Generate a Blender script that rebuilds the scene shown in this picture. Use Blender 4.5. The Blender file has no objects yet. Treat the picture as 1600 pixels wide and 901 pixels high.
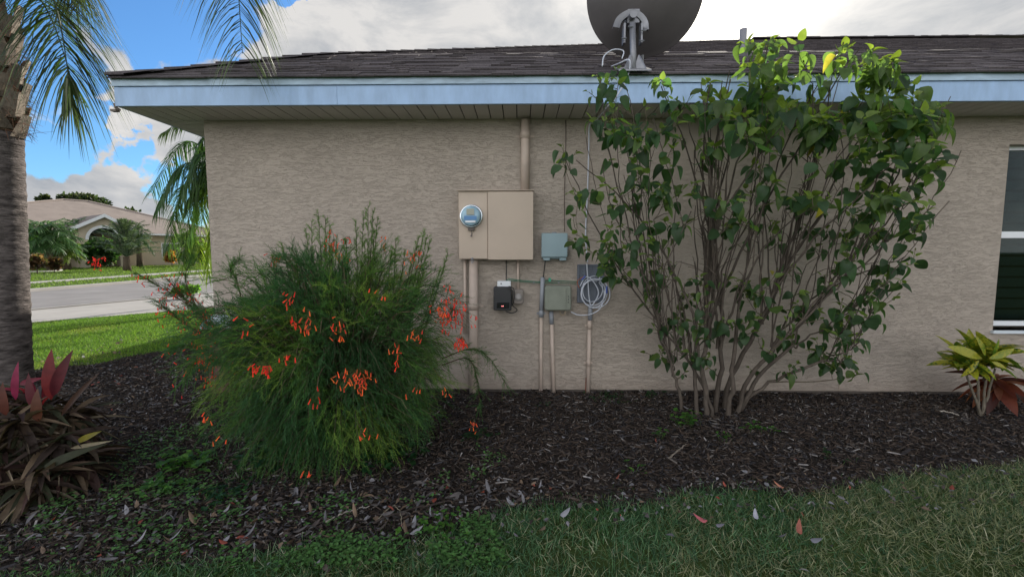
import bpy, math, random
import numpy as np
from mathutils import Vector
R = math.radians
random.seed(7); rng = np.random.default_rng(11)
S = bpy.context.scene
COL = S.collection

# ------------------------------------------------------------------ camera
F, CX, CY, PIT, YAW, CZ = 690., 800., 450.5, R(4.8), R(1.03), 1.38
cam_d = bpy.data.cameras.new('camera'); cam = bpy.data.objects.new('camera', cam_d); COL.objects.link(cam)
cam.location = (0, 0, CZ); cam.rotation_euler = (R(90)-PIT, R(0.0), YAW)
cam_d.sensor_width = 36; cam_d.lens = F/1600*36; cam_d.clip_end = 2000; cam_d.clip_start = .05
S.camera = cam
S.render.resolution_x = 1024; S.render.resolution_y = 576
def ray(px, py):
    x = (px-CX)/F; u = -(py-CY)/F
    y = math.cos(PIT)+u*math.sin(PIT); z = -math.sin(PIT)+u*math.cos(PIT)
    return np.array([x*math.cos(YAW)-y*math.sin(YAW), x*math.sin(YAW)+y*math.cos(YAW), z])
def P(px, py, Y): r = ray(px, py); return np.array([0, 0, CZ])+r*(Y/r[1])
def G(px, py, z=0.): r = ray(px, py); return np.array([0, 0, CZ])+r*((z-CZ)/r[2])

# ------------------------------------------------------------------ light
SUN_EL, SUN_AZ = R(27.2), R(23.6)          # azimuth measured from +Y towards +X
sd = Vector((math.sin(SUN_AZ)*math.cos(SUN_EL), math.cos(SUN_AZ)*math.cos(SUN_EL), math.sin(SUN_EL)))
sun_d = bpy.data.lights.new('sun', 'SUN'); sun = bpy.data.objects.new('sun', sun_d); COL.objects.link(sun)
sun_d.energy = 4.4; sun_d.angle = R(.6); sun_d.color = (1, .93, .82)
sun.rotation_euler = (-sd).to_track_quat('-Z', 'Y').to_euler()
S.view_settings.view_transform = 'Standard'; S.view_settings.look = 'None'
S.view_settings.exposure = 0.86; S.view_settings.gamma = 1
W = bpy.data.worlds.new('World'); S.world = W; W.use_nodes = True
nt = W.node_tree; nt.nodes.clear()
def N(t, typ, **kw):
    n = t.nodes.new(typ)
    for k, v in kw.items():
        if k.startswith('i_'): n.inputs[k[2:].replace('_', ' ')].default_value = v
        else: setattr(n, k, v)
    return n
def M_(t, op, a, b=None, c=None, clamp=False):
    n = t.nodes.new('ShaderNodeMath'); n.operation = op; n.use_clamp = clamp
    for i, v in enumerate((a, b, c)):
        if v is None: continue
        if isinstance(v, (int, float)): n.inputs[i].default_value = v
        else: t.links.new(v, n.inputs[i])
    return n.outputs[0]
sky = N(nt, 'ShaderNodeTexSky', sky_type='NISHITA', sun_disc=False, sun_elevation=SUN_EL, sun_rotation=SUN_AZ, air_density=1.0, dust_density=.6, ozone_density=2.5)
tc = N(nt, 'ShaderNodeTexCoord')
nz = N(nt, 'ShaderNodeTexNoise', i_Scale=3.2, i_Detail=9, i_Roughness=.62, i_Distortion=.25)
mp = N(nt, 'ShaderNodeMapping'); mp.inputs['Scale'].default_value = (1, 1, 2.0); mp.inputs['Location'].default_value = (3.1, .4, 1.7)
nt.links.new(tc.outputs['Generated'], mp.inputs[0]); nt.links.new(mp.outputs[0], nz.inputs['Vector'])
nzw = N(nt, 'ShaderNodeTexNoise', i_Scale=5.5, i_Detail=7, i_Roughness=.6); nt.links.new(tc.outputs['Generated'], nzw.inputs['Vector'])
w1 = N(nt, 'ShaderNodeVectorMath', operation='SUBTRACT'); nt.links.new(nzw.outputs['Color'], w1.inputs[0]); w1.inputs[1].default_value = (.5, .5, .5)
w2 = N(nt, 'ShaderNodeVectorMath', operation='SCALE'); nt.links.new(w1.outputs[0], w2.inputs[0]); w2.inputs['Scale'].default_value = .30
w3 = N(nt, 'ShaderNodeVectorMath', operation='ADD'); nt.links.new(tc.outputs['Generated'], w3.inputs[0]); nt.links.new(w2.outputs[0], w3.inputs[1])
w4 = N(nt, 'ShaderNodeVectorMath', operation='NORMALIZE'); nt.links.new(w3.outputs[0], w4.inputs[0])
def dots(d, src=None):
    v = N(nt, 'ShaderNodeVectorMath', operation='DOT_PRODUCT'); nt.links.new(src or w4.outputs[0], v.inputs[0]); v.inputs[1].default_value = tuple(d); return v.outputs['Value']
def blob(px, py, rad, vec=None):
    r = ray(px, py) if vec is None else np.array(vec, float); r = r/np.linalg.norm(r)
    mr = N(nt, 'ShaderNodeMapRange', interpolation_type='SMOOTHSTEP'); mr.inputs['From Min'].default_value = math.cos(rad*1.25); mr.inputs['From Max'].default_value = math.cos(rad*.25)
    nt.links.new(dots(r), mr.inputs['Value']); return mr.outputs[0]
holes = [(255, 40, .10), (330, -20, .11), (215, -60, .13), (100, 215, .055), (55, 228, .05), (215, 235, .045), (292, 290, .065), (440, 5, .03), (-60, 60, .13), (70, -90, .12), (130, 190, .04)]
acc = None
for h in holes:
    b = blob(*h); acc = b if acc is None else M_(nt, 'MAXIMUM', acc, b)
for v, rd, k in (((.3, -.5, .9), .55, .6), ((-.9, .1, .6), .5, .9)):
    acc = M_(nt, 'MAXIMUM', acc, M_(nt, 'MULTIPLY', blob(0, 0, rd, v), k))
cov = M_(nt, 'SUBTRACT', M_(nt, 'ADD', nz.outputs['Fac'], .27), M_(nt, 'MULTIPLY', acc, .60))
mr = N(nt, 'ShaderNodeMapRange', interpolation_type='SMOOTHSTEP'); mr.inputs['From Min'].default_value = .36; mr.inputs['From Max'].default_value = .55
nt.links.new(cov, mr.inputs['Value']); cmask = mr.outputs[0]
nz2 = N(nt, 'ShaderNodeTexNoise', i_Scale=4.2, i_Detail=9, i_Roughness=.62, i_Distortion=.5); nt.links.new(mp.outputs[0], nz2.inputs['Vector'])
cr = N(nt, 'ShaderNodeValToRGB'); nt.links.new(nz2.outputs['Fac'], cr.inputs[0])
cr.color_ramp.elements[0].position = .33; cr.color_ramp.elements[0].color = (.50, .54, .60, 1)
cr.color_ramp.elements[1].position = .60; cr.color_ramp.elements[1].color = (.98, .96, .94, 1)
sdot = dots(sd, tc.outputs['Generated'])
g1 = M_(nt, 'POWER', M_(nt, 'MAXIMUM', sdot, 0), 260.); g2 = M_(nt, 'POWER', M_(nt, 'MAXIMUM', sdot, 0), 30.)
glow = M_(nt, 'ADD', M_(nt, 'MULTIPLY', g1, 2.4), M_(nt, 'MULTIPLY', g2, .30))
CL = 4.3   # unseen clouds opposite the sun are boosted to fill the shaded wall
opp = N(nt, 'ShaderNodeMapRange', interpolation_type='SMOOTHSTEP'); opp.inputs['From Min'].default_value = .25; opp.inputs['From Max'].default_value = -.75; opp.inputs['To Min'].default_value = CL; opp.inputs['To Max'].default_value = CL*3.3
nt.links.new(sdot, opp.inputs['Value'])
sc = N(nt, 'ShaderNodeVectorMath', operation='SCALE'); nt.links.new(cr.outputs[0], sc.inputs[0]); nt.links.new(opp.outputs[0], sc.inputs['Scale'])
skt = N(nt, 'ShaderNodeMix', data_type='RGBA', blend_type='MULTIPLY'); skt.inputs['Factor'].default_value = 1
nt.links.new(sky.outputs[0], skt.inputs['A']); skt.inputs['B'].default_value = (.50, .80, 1.05, 1)
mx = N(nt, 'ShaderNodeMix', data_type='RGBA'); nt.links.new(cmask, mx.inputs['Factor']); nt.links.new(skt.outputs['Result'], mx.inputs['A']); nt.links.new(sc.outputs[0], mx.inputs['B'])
gc = N(nt, 'ShaderNodeVectorMath', operation='SCALE'); gc.inputs[0].default_value = (10, 9.3, 8.0); nt.links.new(glow, gc.inputs['Scale'])
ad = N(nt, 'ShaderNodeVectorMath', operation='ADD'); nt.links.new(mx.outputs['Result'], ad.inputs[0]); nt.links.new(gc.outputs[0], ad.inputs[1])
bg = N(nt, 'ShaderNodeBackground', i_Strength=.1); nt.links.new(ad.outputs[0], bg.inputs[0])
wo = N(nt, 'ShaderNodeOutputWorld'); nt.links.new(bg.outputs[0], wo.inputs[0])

# ------------------------------------------------------------------ materials
MATS = {}
def mat(name, col=(.5, .5, .5), rough=.7, noise=None, bump=None, attr=False, trans=0., metal=0., spec=.5, emit=None):
    """noise=(scale, amount, detail, mapping) mottles the colour, bump=(scale, strength, dist, mapping)"""
    if name in MATS: return MATS[name]
    m = bpy.data.materials.new(name); m.use_nodes = True; t = m.node_tree; t.nodes.clear(); MATS[name] = m
    out = N(t, 'ShaderNodeOutputMaterial'); pb = N(t, 'ShaderNodeBsdfPrincipled')
    pb.inputs['Roughness'].default_value = rough; pb.inputs['Metallic'].default_value = metal; pb.inputs['Specular IOR Level'].default_value = spec
    co = N(t, 'ShaderNodeTexCoord')
    if attr:
        a = N(t, 'ShaderNodeAttribute', attribute_name='Col'); csrc = a.outputs['Color']
    else:
        a = N(t, 'ShaderNodeRGB'); a.outputs[0].default_value = (*col, 1); csrc = a.outputs[0]
    if noise:
        sca, amt, det, mpg = (list(noise)+[4, (1, 1, 1)])[:4] if len(noise) == 2 else noise
        mm = N(t, 'ShaderNodeMapping'); mm.inputs['Scale'].default_value = mpg; t.links.new(co.outputs['Object'], mm.inputs[0])
        n = N(t, 'ShaderNodeTexNoise', i_Scale=sca, i_Detail=det, i_Roughness=.6); t.links.new(mm.outputs[0], n.inputs['Vector'])
        r = N(t, 'ShaderNodeMapRange'); r.inputs['From Min'].default_value = .3; r.inputs['From Max'].default_value = .7
        r.inputs['To Min'].default_value = 1-amt; r.inputs['To Max'].default_value = 1+amt; t.links.new(n.outputs['Fac'], r.inputs['Value'])
        s = N(t, 'ShaderNodeVectorMath', operation='SCALE'); t.links.new(csrc, s.inputs[0]); t.links.new(r.outputs[0], s.inputs['Scale']); csrc = s.outputs[0]
    t.links.new(csrc, pb.inputs['Base Color'])
    if bump:
        bs, bst, bd, mpg = bump
        mm = N(t, 'ShaderNodeMapping'); mm.inputs['Scale'].default_value = mpg; t.links.new(co.outputs['Object'], mm.inputs[0])
        n = N(t, 'ShaderNodeTexNoise', i_Scale=bs, i_Detail=6, i_Roughness=.6); t.links.new(mm.outputs[0], n.inputs['Vector'])
        b = N(t, 'ShaderNodeBump', i_Strength=bst, i_Distance=bd); t.links.new(n.outputs['Fac'], b.inputs['Height']); t.links.new(b.outputs[0], pb.inputs['Normal'])
    sh = pb.outputs[0]
    if trans > 0:
        tr = N(t, 'ShaderNodeBsdfTranslucent'); g = N(t, 'ShaderNodeVectorMath', operation='MULTIPLY'); t.links.new(csrc, g.inputs[0]); g.inputs[1].default_value = (1.6, 1.75, .8)
        t.links.new(g.outputs[0], tr.inputs[0]); ms = N(t, 'ShaderNodeMixShader'); ms.inputs[0].default_value = trans
        t.links.new(sh, ms.inputs[1]); t.links.new(tr.outputs[0], ms.inputs[2]); sh = ms.outputs[0]
    if emit:
        pb.inputs['Emission Color'].default_value = (*emit[0], 1); pb.inputs['Emission Strength'].default_value = emit[1]
    t.links.new(sh, out.inputs[0]); return m

def stucco_mat():
    m = mat('stucco', (.43, .373, .322), .85, noise=(1.6, .09, 7, (1, 1, 1)), spec=.2); t = m.node_tree
    pb = [n for n in t.nodes if n.type == 'BSDF_PRINCIPLED'][0]; co = [n for n in t.nodes if n.type == 'TEX_COORD'][0]
    mm = N(t, 'ShaderNodeMapping'); mm.inputs['Scale'].default_value = (6.2, 6.2, 41); t.links.new(co.outputs['Object'], mm.inputs[0])
    n1 = N(t, 'ShaderNodeTexNoise', i_Scale=1.6, i_Detail=8, i_Roughness=.68, i_Distortion=1.6); t.links.new(mm.outputs[0], n1.inputs['Vector'])
    r1 = N(t, 'ShaderNodeValToRGB'); e = r1.color_ramp.elements; e[0].position = .40; e[0].color = (0, 0, 0, 1); e[1].position = .50; e[1].color = (1, 1, 1, 1)
    e2 = r1.color_ramp.elements.new(.72); e2.color = (.55, .55, .55, 1)
    t.links.new(n1.outputs['Fac'], r1.inputs[0])
    n2 = N(t, 'ShaderNodeTexNoise', i_Scale=60, i_Detail=4, i_Roughness=.7); t.links.new(co.outputs['Object'], n2.inputs['Vector'])
    s = M_(t, 'ADD', M_(t, 'MULTIPLY', r1.outputs[0], 1.0), M_(t, 'MULTIPLY', n2.outputs['Fac'], .6))
    b = N(t, 'ShaderNodeBump', i_Strength=.8, i_Distance=.0045); t.links.new(s, b.inputs['Height']); t.links.new(b.outputs[0], pb.inputs['Normal'])
    # dirt splashed up from the mulch, and faint blotches
    sx = N(t, 'ShaderNodeSeparateXYZ'); t.links.new(co.outputs['Object'], sx.inputs[0]); nb = N(t, 'ShaderNodeTexNoise', i_Scale=5, i_Detail=7, i_Roughness=.7); t.links.new(co.outputs['Object'], nb.inputs['Vector'])
    f = M_(t, 'MULTIPLY', M_(t, 'SUBTRACT', M_(t, 'MULTIPLY', nb.outputs['Fac'], .42), sx.outputs['Z']), 2.6, clamp=True)
    mx = N(t, 'ShaderNodeMix', data_type='RGBA'); t.links.new(f, mx.inputs['Factor']); src = pb.inputs['Base Color'].links[0].from_socket; t.links.new(src, mx.inputs['A']); mx.inputs['B'].default_value = (.26, .21, .17, 1); t.links.new(mx.outputs['Result'], pb.inputs['Base Color'])
    return m
STUCCO = stucco_mat()
PAINT_SKYTINT = mat('fascia_paint', (.32, .47, .70), .5, noise=(3.0, .13, 9, (4, 1, 1.2)))  # white boards, blue skylight on them put into the base colour
DRIP = mat('drip_edge_metal', (.36, .48, .60), .5, noise=(6, .25, 6, (1, 1, 4)))
SOFFIT = mat('soffit_vinyl', (.56, .54, .53), .6, noise=(2, .06))
DARK = mat('dark_gap', (.03, .03, .03), .9)
SHING = mat('asphalt_shingle', attr=True, rough=.95, noise=(60, .35, 3, (1, 1, 1)), bump=(140, .5, .003, (1, 1, 1)), spec=.15)
BOXP = mat('beige_enamel', (.47, .385, .31), .5, noise=(3, .06))
PIPEP = mat('painted_pipe', (.50, .41, .35), .6, noise=(8, .1))
GREYBL = mat('grey_blue_plastic', (.26, .36, .40), .5, noise=(4, .08))
GREYGN = mat('grey_green_plastic', (.22, .24, .20), .55, noise=(9, .12))
GREYPVC = mat('grey_pvc', (.28, .30, .34), .5, noise=(9, .12))
SLATE = mat('slate_plastic', (.13, .15, .19), .5, noise=(5, .1))
BLACKP = mat('black_plastic', (.03, .03, .035), .35)
WHITEP = mat('white_plastic', (.75, .78, .82), .4)
WIREW = mat('white_cable', (.55, .58, .66), .45)
WIREB = mat('black_cable', (.02, .02, .02), .5)
WIREG = mat('green_wire', (.03, .16, .10), .5)
STEEL = mat('galvanised_steel', (.24, .245, .27), .45, noise=(12, .15), metal=.5)
DISHM = mat('dish_grey', (.095, .085, .09), .55, noise=(5, .12))
CHROME = mat('polished_ring', (.7, .75, .8), .2, metal=1.)
LEAF = mat('leaf', attr=True, rough=.42, noise=(14, .25, 3, (1, 1, 1)), trans=.58, spec=.45)
LEAFD = mat('dry_leaf', attr=True, rough=.7, noise=(25, .25, 3, (1, 1, 1)), trans=.15, spec=.3)
NEEDLE = mat('needle_leaf', attr=True, rough=.55, trans=.35, spec=.3)
PALM = mat('palm_leaflet', attr=True, rough=.4, trans=.35, spec=.4)
FLOWER = mat('coral_red_petal', attr=True, rough=.5, trans=.35, spec=.3)
GRASS = mat('grass_blade', attr=True, rough=.6, trans=.3, spec=.25)
BARK = mat('bark', attr=True, rough=.9, noise=(40, .3, 5, (1, 1, .4)), bump=(60, .5, .004, (1, 1, .5)), spec=.2)
CHIP = mat('wood_chip', attr=True, rough=.85, noise=(60, .3, 3, (1, 1, 1)), spec=.25)
CONC = mat('concrete', (.27, .26, .25), .85, noise=(1.2, .12, 6, (1, 1, 1)))
ASPH = mat('asphalt', (.15, .145, .148), .9, noise=(.9, .2, 9, (1, 1, 1)))

# ------------------------------------------------------------------ mesh builder
class MB:
    def __init__(s): s.v = []; s.f = {}; s.c = []; s.n = 0
    def add(s, v, f, c=(.5, .5, .5)):
        v = np.asarray(v, float).reshape(-1, 3)
        for q in f if isinstance(f, list) else [f]:
            if isinstance(q, np.ndarray) and q.ndim == 2: s.f.setdefault(q.shape[1], []).append(q+s.n)
            else: s.f.setdefault(len(q), []).append(np.array([q])+s.n)
        c = np.asarray(c, float)
        s.c.append(np.broadcast_to(c, (len(v), 3)) if c.ndim == 1 else c)
        s.v.append(v); s.n += len(v)
    def box(s, a, b, c=(.5, .5, .5)):
        x0, y0, z0 = a; x1, y1, z1 = b
        v = [(x0, y0, z0), (x1, y0, z0), (x1, y1, z0), (x0, y1, z0), (x0, y0, z1), (x1, y0, z1), (x1, y1, z1), (x0, y1, z1)]
        s.add(v, np.array([(0, 3, 2, 1), (4, 5, 6, 7), (0, 1, 5, 4), (1, 2, 6, 5), (2, 3, 7, 6), (3, 0, 4, 7)]), c)
    def rbox(s, a, b, r=.01, c=(.5, .5, .5)):
        """box whose four edges along Y are rounded and whose front (low Y) face is chamfered"""
        x0, y0, z0 = a; x1, y1, z1 = b; n = 4; ring = []
        for cx, cz, a0 in ((x1-r, z1-r, 0), (x0+r, z1-r, 90), (x0+r, z0+r, 180), (x1-r, z0+r, 270)):
            for k in range(n+1):
                an = R(a0+90*k/n); ring.append((cx+r*math.cos(an), cz+r*math.sin(an)))
        k = len(ring); mxx = (x0+x1)/2; mz = (z0+z1)/2; ch = r*.5
        def sh(p, d): return (p[0]-math.copysign(d, p[0]-mxx), p[1]-math.copysign(d, p[1]-mz))
        v = [(p[0], y1, p[1]) for p in ring]+[(p[0], y0+ch, p[1]) for p in ring]+[(sh(p, ch)[0], y0, sh(p, ch)[1]) for p in ring]
        q = [(j*k+i, j*k+(i+1) % k, (j+1)*k+(i+1) % k, (j+1)*k+i) for j in range(2) for i in range(k)]
        s.add(v, [np.array(q), list(range(2*k, 3*k)), list(range(k-1, -1, -1))], c)
    def tube(s, pts, rad, n=6, c=(.5, .5, .5), cap=True):
        pts = np.asarray(pts, float); m = len(pts); rad = np.broadcast_to(np.asarray(rad, float), (m,))
        t = np.gradient(pts, axis=0); t /= np.linalg.norm(t, axis=1)[:, None]+1e-9
        ref = np.array([0, 0, 1.]) if abs(t[0][2]) < .9 else np.array([0, 1., 0])
        V = []; u = np.cross(t[0], ref); u /= np.linalg.norm(u)
        an = np.arange(n)*2*np.pi/n
        for i in range(m):
            u = u-t[i]*np.dot(u, t[i]); u /= np.linalg.norm(u)+1e-9; w = np.cross(t[i], u)
            V.append(pts[i]+rad[i]*(np.cos(an)[:, None]*u+np.sin(an)[:, None]*w))
        a = np.arange(n); b = (a+1) % n
        q = np.concatenate([np.stack([j*n+a, j*n+b, (j+1)*n+b, (j+1)*n+a], 1) for j in range(m-1)])
        fl = [q]
        if cap and n > 2: fl += [list(range(n-1, -1, -1)), list(range((m-1)*n, m*n))]
        s.add(np.concatenate(V), fl, c)
    def disc(s, c0, ax, prof, n=32, c=(.5, .5, .5)):
        """surface of revolution: prof = [(radius, distance along ax)]"""
        ax = np.asarray(ax, float); ax /= np.linalg.norm(ax); u = np.cross(ax, (0, 0, 1) if abs(ax[2]) < .9 else (0, 1, 0)); u /= np.linalg.norm(u); w = np.cross(ax, u)
        an = np.arange(n)*2*np.pi/n
        V = [np.asarray(c0)+ax*d+r*(np.cos(an)[:, None]*u+np.sin(an)[:, None]*w) for r, d in prof]
        a = np.arange(n); b = (a+1) % n; m = len(prof)
        q = np.concatenate([np.stack([j*n+a, j*n+b, (j+1)*n+b, (j+1)*n+a], 1) for j in range(m-1)])
        s.add(np.concatenate(V), [q, list(range(n-1, -1, -1)), list(range((m-1)*n, m*n))], c)
    def batch(s, tv, tf, M, T, C):
        """k copies of template (verts tv, faces list of index arrays) under 3x3 matrices M and offsets T, colour C (k,3)"""
        tv = np.asarray(tv, float); k = len(T); n = len(tv)
        V = np.einsum('kij,nj->kni', M, tv)+T[:, None, :]
        off = (np.arange(k)*n)[:, None, None]
        for q in tf:
            q = np.asarray(q); s.f.setdefault(q.shape[1], []).append((q[None]+off).reshape(-1, q.shape[1])+s.n)
        s.c.append(np.repeat(C, n, axis=0)); s.v.append(V.reshape(-1, 3)); s.n += k*n
    def build(s, name, m, parent=None, smooth=False):
        me = bpy.data.meshes.new(name); v = np.concatenate(s.v); me.vertices.add(len(v)); me.vertices.foreach_set('co', v.ravel())
        li = []; tot = []
        for k, L in s.f.items():
            q = np.concatenate(L); li.append(q.ravel()); tot.append(np.full(len(q), k))
        li = np.concatenate(li).astype(np.int32); tot = np.concatenate(tot).astype(np.int32)
        me.loops.add(len(li)); me.loops.foreach_set('vertex_index', li)
        me.polygons.add(len(tot)); me.polygons.foreach_set('loop_start', np.concatenate([[0], np.cumsum(tot)[:-1]]).astype(np.int32))
        me.polygons.foreach_set('loop_total', tot)
        me.update(calc_edges=True); me.polygons.foreach_set('use_smooth', np.full(len(tot), bool(smooth)))
        ca = me.attributes.new('Col', 'FLOAT_COLOR', 'POINT'); c = np.concatenate([np.concatenate(s.c), np.ones((len(v), 1))], 1); ca.data.foreach_set('color', c.ravel().astype(np.float32))
        me.materials.append(m)
        o = bpy.data.objects.new(name, me); COL.objects.link(o)
        if parent: o.parent = parent
        return o
def tag(o, label=None, cat=None, group=None, kind=None):
    if label: o['label'] = label
    if cat: o['category'] = cat
    if group: o['group'] = group
    if kind: o['kind'] = kind
    return o
def empty(name, label, cat, group=None):
    o = bpy.data.objects.new(name, None); COL.objects.link(o); return tag(o, label, cat, group)
def part(mb, name, m, parent, smooth=False, label=None):
    o = mb.build(name, m, parent, smooth)
    if label: o['label'] = label
    return o
def frames(D, U=None, roll=None):
    """orthonormal matrices with column 1 = D (leaf axis), column 2 ~ U (leaf normal)"""
    D = np.asarray(D, float); D = D/np.linalg.norm(D, axis=1)[:, None]
    if U is None: U = np.tile([0, 0, 1.], (len(D), 1))
    X = np.cross(D, U); X /= np.linalg.norm(X, axis=1)[:, None]+1e-9; Z = np.cross(X, D)
    if roll is not None:
        c, s_ = np.cos(roll)[:, None], np.sin(roll)[:, None]; X, Z = X*c+Z*s_, Z*c-X*s_
    return np.stack([X, D, Z], 2)
def jit(col, k, a=.2, hue=.08):
    c = np.tile(np.asarray(col, float), (k, 1))*(1+rng.uniform(-a, a, (k, 1)))*(1+rng.uniform(-hue, hue, (k, 3))); return np.clip(c, .002, 1)
def unit(v): return v/(np.linalg.norm(v, axis=-1, keepdims=True)+1e-9)
def inpoly(x, y, poly):
    r = np.zeros(len(x), bool); n = len(poly)
    for i in range(n):
        x0, y0 = poly[i]; x1, y1 = poly[(i+1) % n]
        c = (y0 > y) != (y1 > y); xi = (x1-x0)*(y-y0)/((y1-y0) or 1e-9)+x0; r ^= c & (x < xi)
    return r
def bez(a, b, c, n):
    t = np.linspace(0, 1, n)[:, None]; a, b, c = map(np.asarray, (a, b, c)); return (1-t)**2*a+2*t*(1-t)*b+t*t*c
def spl(pts, n=24):
    """Catmull-Rom through pts"""
    p = np.asarray(pts, float); p = np.concatenate([[2*p[0]-p[1]], p, [2*p[-1]-p[-2]]]); out = []
    for i in range(1, len(p)-2):
        for t in np.linspace(0, 1, max(2, n//(len(p)-3)), endpoint=False):
            out.append(.5*((2*p[i])+(-p[i-1]+p[i+1])*t+(2*p[i-1]-5*p[i]+4*p[i+1]-p[i+2])*t*t+(-p[i-1]+3*p[i]-3*p[i+1]+p[i+2])*t**3))
    out.append(p[-2]); return np.array(out)

# leaf templates (axis +Y, normal +Z, unit length)
def leaf_tmpl(width, fold=.12, droop=.2, tip=1., k=5, base=.0, wav=0., pw=.72, sh=.85):
    ys = np.linspace(0, 1, k+1); w = []
    for y in ys: w.append(width*max(0, math.sin(math.pi*min(1, y**pw)))**sh*.5)
    w[0] = base; w[-1] = .0
    v = []; 
    for i, y in enumerate(ys):
        z = -droop*y*y; zz = z+fold*w[i]+(wav*(-1)**i)
        v += [(-w[i], y, zz), (0, y, z), (w[i], y, zz)]
    q = []
    for i in range(k): a = 3*i; q += [(a, a+1, a+4, a+3), (a+1, a+2, a+5, a+4)]
    return np.array(v), [np.array(q)]
L_HIB = leaf_tmpl(.76, .34, .28, k=9, pw=.66, sh=.72)
L_LANCE = leaf_tmpl(.22, .5, .55, k=7)
L_CROT = leaf_tmpl(.36, .4, .35, k=8, pw=.95, sh=.8)
L_SMALL = leaf_tmpl(.7, .25, .15, k=3)
L_NEED = (np.array([(-.5, 0, 0), (.5, 0, 0), (.35, .6, .0), (0, 1, 0)]), [np.array([(0, 1, 2, 3)])])

# ------------------------------------------------------------------ ground, lawn, street
def sheet(name, poly, z, m, kind='structure', top=None):
    mb = MB(); n = len(poly); v = [(x, y, z) for x, y in poly]
    if top is None: mb.add(v, [list(range(n))])
    else:
        v2 = [(x, y, top) for x, y in poly]; mb.add(v+v2, [list(range(n, 2*n))]+[[i, (i+1) % n, n+(i+1) % n, n+i] for i in range(n)])
    o = mb.build(name, m); return tag(o, kind=kind)
def noise2(x, y, s, seed=0):
    r = np.random.default_rng(seed); v = 0*x
    for k in range(5):
        a = r.uniform(0, 6.28); f = s*(1.0+.75*k); v = v+np.sin((x*np.cos(a)+y*np.sin(a))*f+r.uniform(0, 6.28))*np.cos((y*np.cos(a)-x*np.sin(a))*f*.83+r.uniform(0, 6.28))/(1+.35*k)
    return v/2.2
LAWN = mat('lawn_soil_and_turf', (.05, .075, .022), .95, noise=(2.2, .35, 8, (1, 1, 1)), bump=(30, .6, .03, (1, 1, 1)), spec=.1)
SOIL = mat('dark_soil', (.028, .022, .019), .95, noise=(9, .5, 8, (1, 1, 1)), bump=(25, .9, .03, (1, 1, 1)), spec=.15)
sheet('ground', [(-500, -500), (500, -500), (500, 700), (-500, 700)], -.004, LAWN)
# mulch bed
front_px = [(330, 884), (480, 852), (620, 862), (700, 832), (800, 797), (900, 792), (1000, 792), (1100, 766), (1250, 778), (1400, 746), (1600, 728)]
fe = [tuple(G(*p)[:2]) for p in front_px]
back_px = [(290, 546), (220, 556), (150, 571), (50, 582)]
be = [tuple(G(*p)[:2]) for p in back_px]
bed = [(-3.4, 1.55), (-2.2, 1.66)]+fe+[(6.5, fe[-1][1]+.05), (9, 2.9), (9, 4.35), (-3.0, 4.35), (-3.25, 5.6)]+be+[(-6.6, 4.9), (-6.3, 3.2), (-5, 1.9)]
bx = np.array(bed)
def bedh(x, y):
    return .022+.018*noise2(x, y, 2.3, 5)+.010*noise2(x, y, 9, 6)
gx, gy = np.meshgrid(np.arange(-7, 9.2, .06), np.arange(1.4, 6.0, .06)); h = bedh(gx, gy)
ins = inpoly(gx.ravel(), gy.ravel(), bed).reshape(gx.shape)
mb = MB(); v = np.stack([gx, gy, np.where(ins, h, -.03)], -1).reshape(-1, 3); ny, nx = gx.shape
idx = np.arange(ny*nx).reshape(ny, nx); keep = (ins[:-1, :-1] | ins[1:, 1:] | ins[:-1, 1:] | ins[1:, :-1])
q = np.stack([idx[:-1, :-1], idx[:-1, 1:], idx[1:, 1:], idx[1:, :-1]], -1)[keep]
mb.add(v, q); tag(mb.build('mulch_bed_soil', SOIL, smooth=True), kind='structure')
def sample_poly(poly, n, seed=1):
    r = np.random.default_rng(seed); a = np.array(poly); lo, hi = a.min(0), a.max(0); out = np.zeros((0, 2))
    while len(out) < n:
        p = r.uniform(lo, hi, (n, 2)); p = p[inpoly(p[:, 0], p[:, 1], poly)]; out = np.concatenate([out, p])
    return out[:n]
# wood chips
chipv = np.array([(-.5, -.5, 0), (.5, -.42, 0), (.42, .5, 0), (-.4, .45, 0), (-.45, -.42, 1), (.4, -.4, 1), (.38, .42, 1), (-.36, .4, 1)])
chipf = [np.array([(4, 5, 6, 7), (0, 1, 5, 4), (1, 2, 6, 5), (2, 3, 7, 6), (3, 0, 4, 7)])]
n = 105000; p = sample_poly(bed, n, 2)
keepm = (p[:, 1] < 4.19) | (p[:, 0] < -2.97); p = p[keepm]; n = len(p)
L = rng.gamma(2.2, .0118, n)+.006; wd = rng.uniform(.003, .0095, n)*np.sqrt(L/.035); th = rng.uniform(.002, .006, n)
D = unit(np.stack([rng.normal(0, 1, n), rng.normal(0, .7, n), rng.normal(0, .3, n)], 1)); Mx = frames(D, np.tile([0, 0, 1.], (n, 1)), rng.normal(0, .5, n))
Mx = Mx*np.stack([wd, L, th], 1)[:, None, :]
T = np.stack([p[:, 0], p[:, 1], bedh(p[:, 0], p[:, 1])+rng.uniform(-.002, .014, n)], 1)
pal = np.array([(.040, .030, .025), (.060, .043, .033), (.024, .021, .022), (.080, .062, .052), (.052, .05, .055), (.13, .115, .105), (.23, .215, .21)])
C = pal[rng.choice(7, n, p=[.27, .20, .22, .12, .10, .065, .025])]*rng.uniform(.7, 1.3, (n, 1))
mb = MB(); mb.batch(chipv, chipf, Mx, T, C); tag(mb.build('wood_mulch', CHIP), 'dark brown shredded bark mulch covering the planting bed along the wall', 'mulch', kind='stuff')

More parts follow.
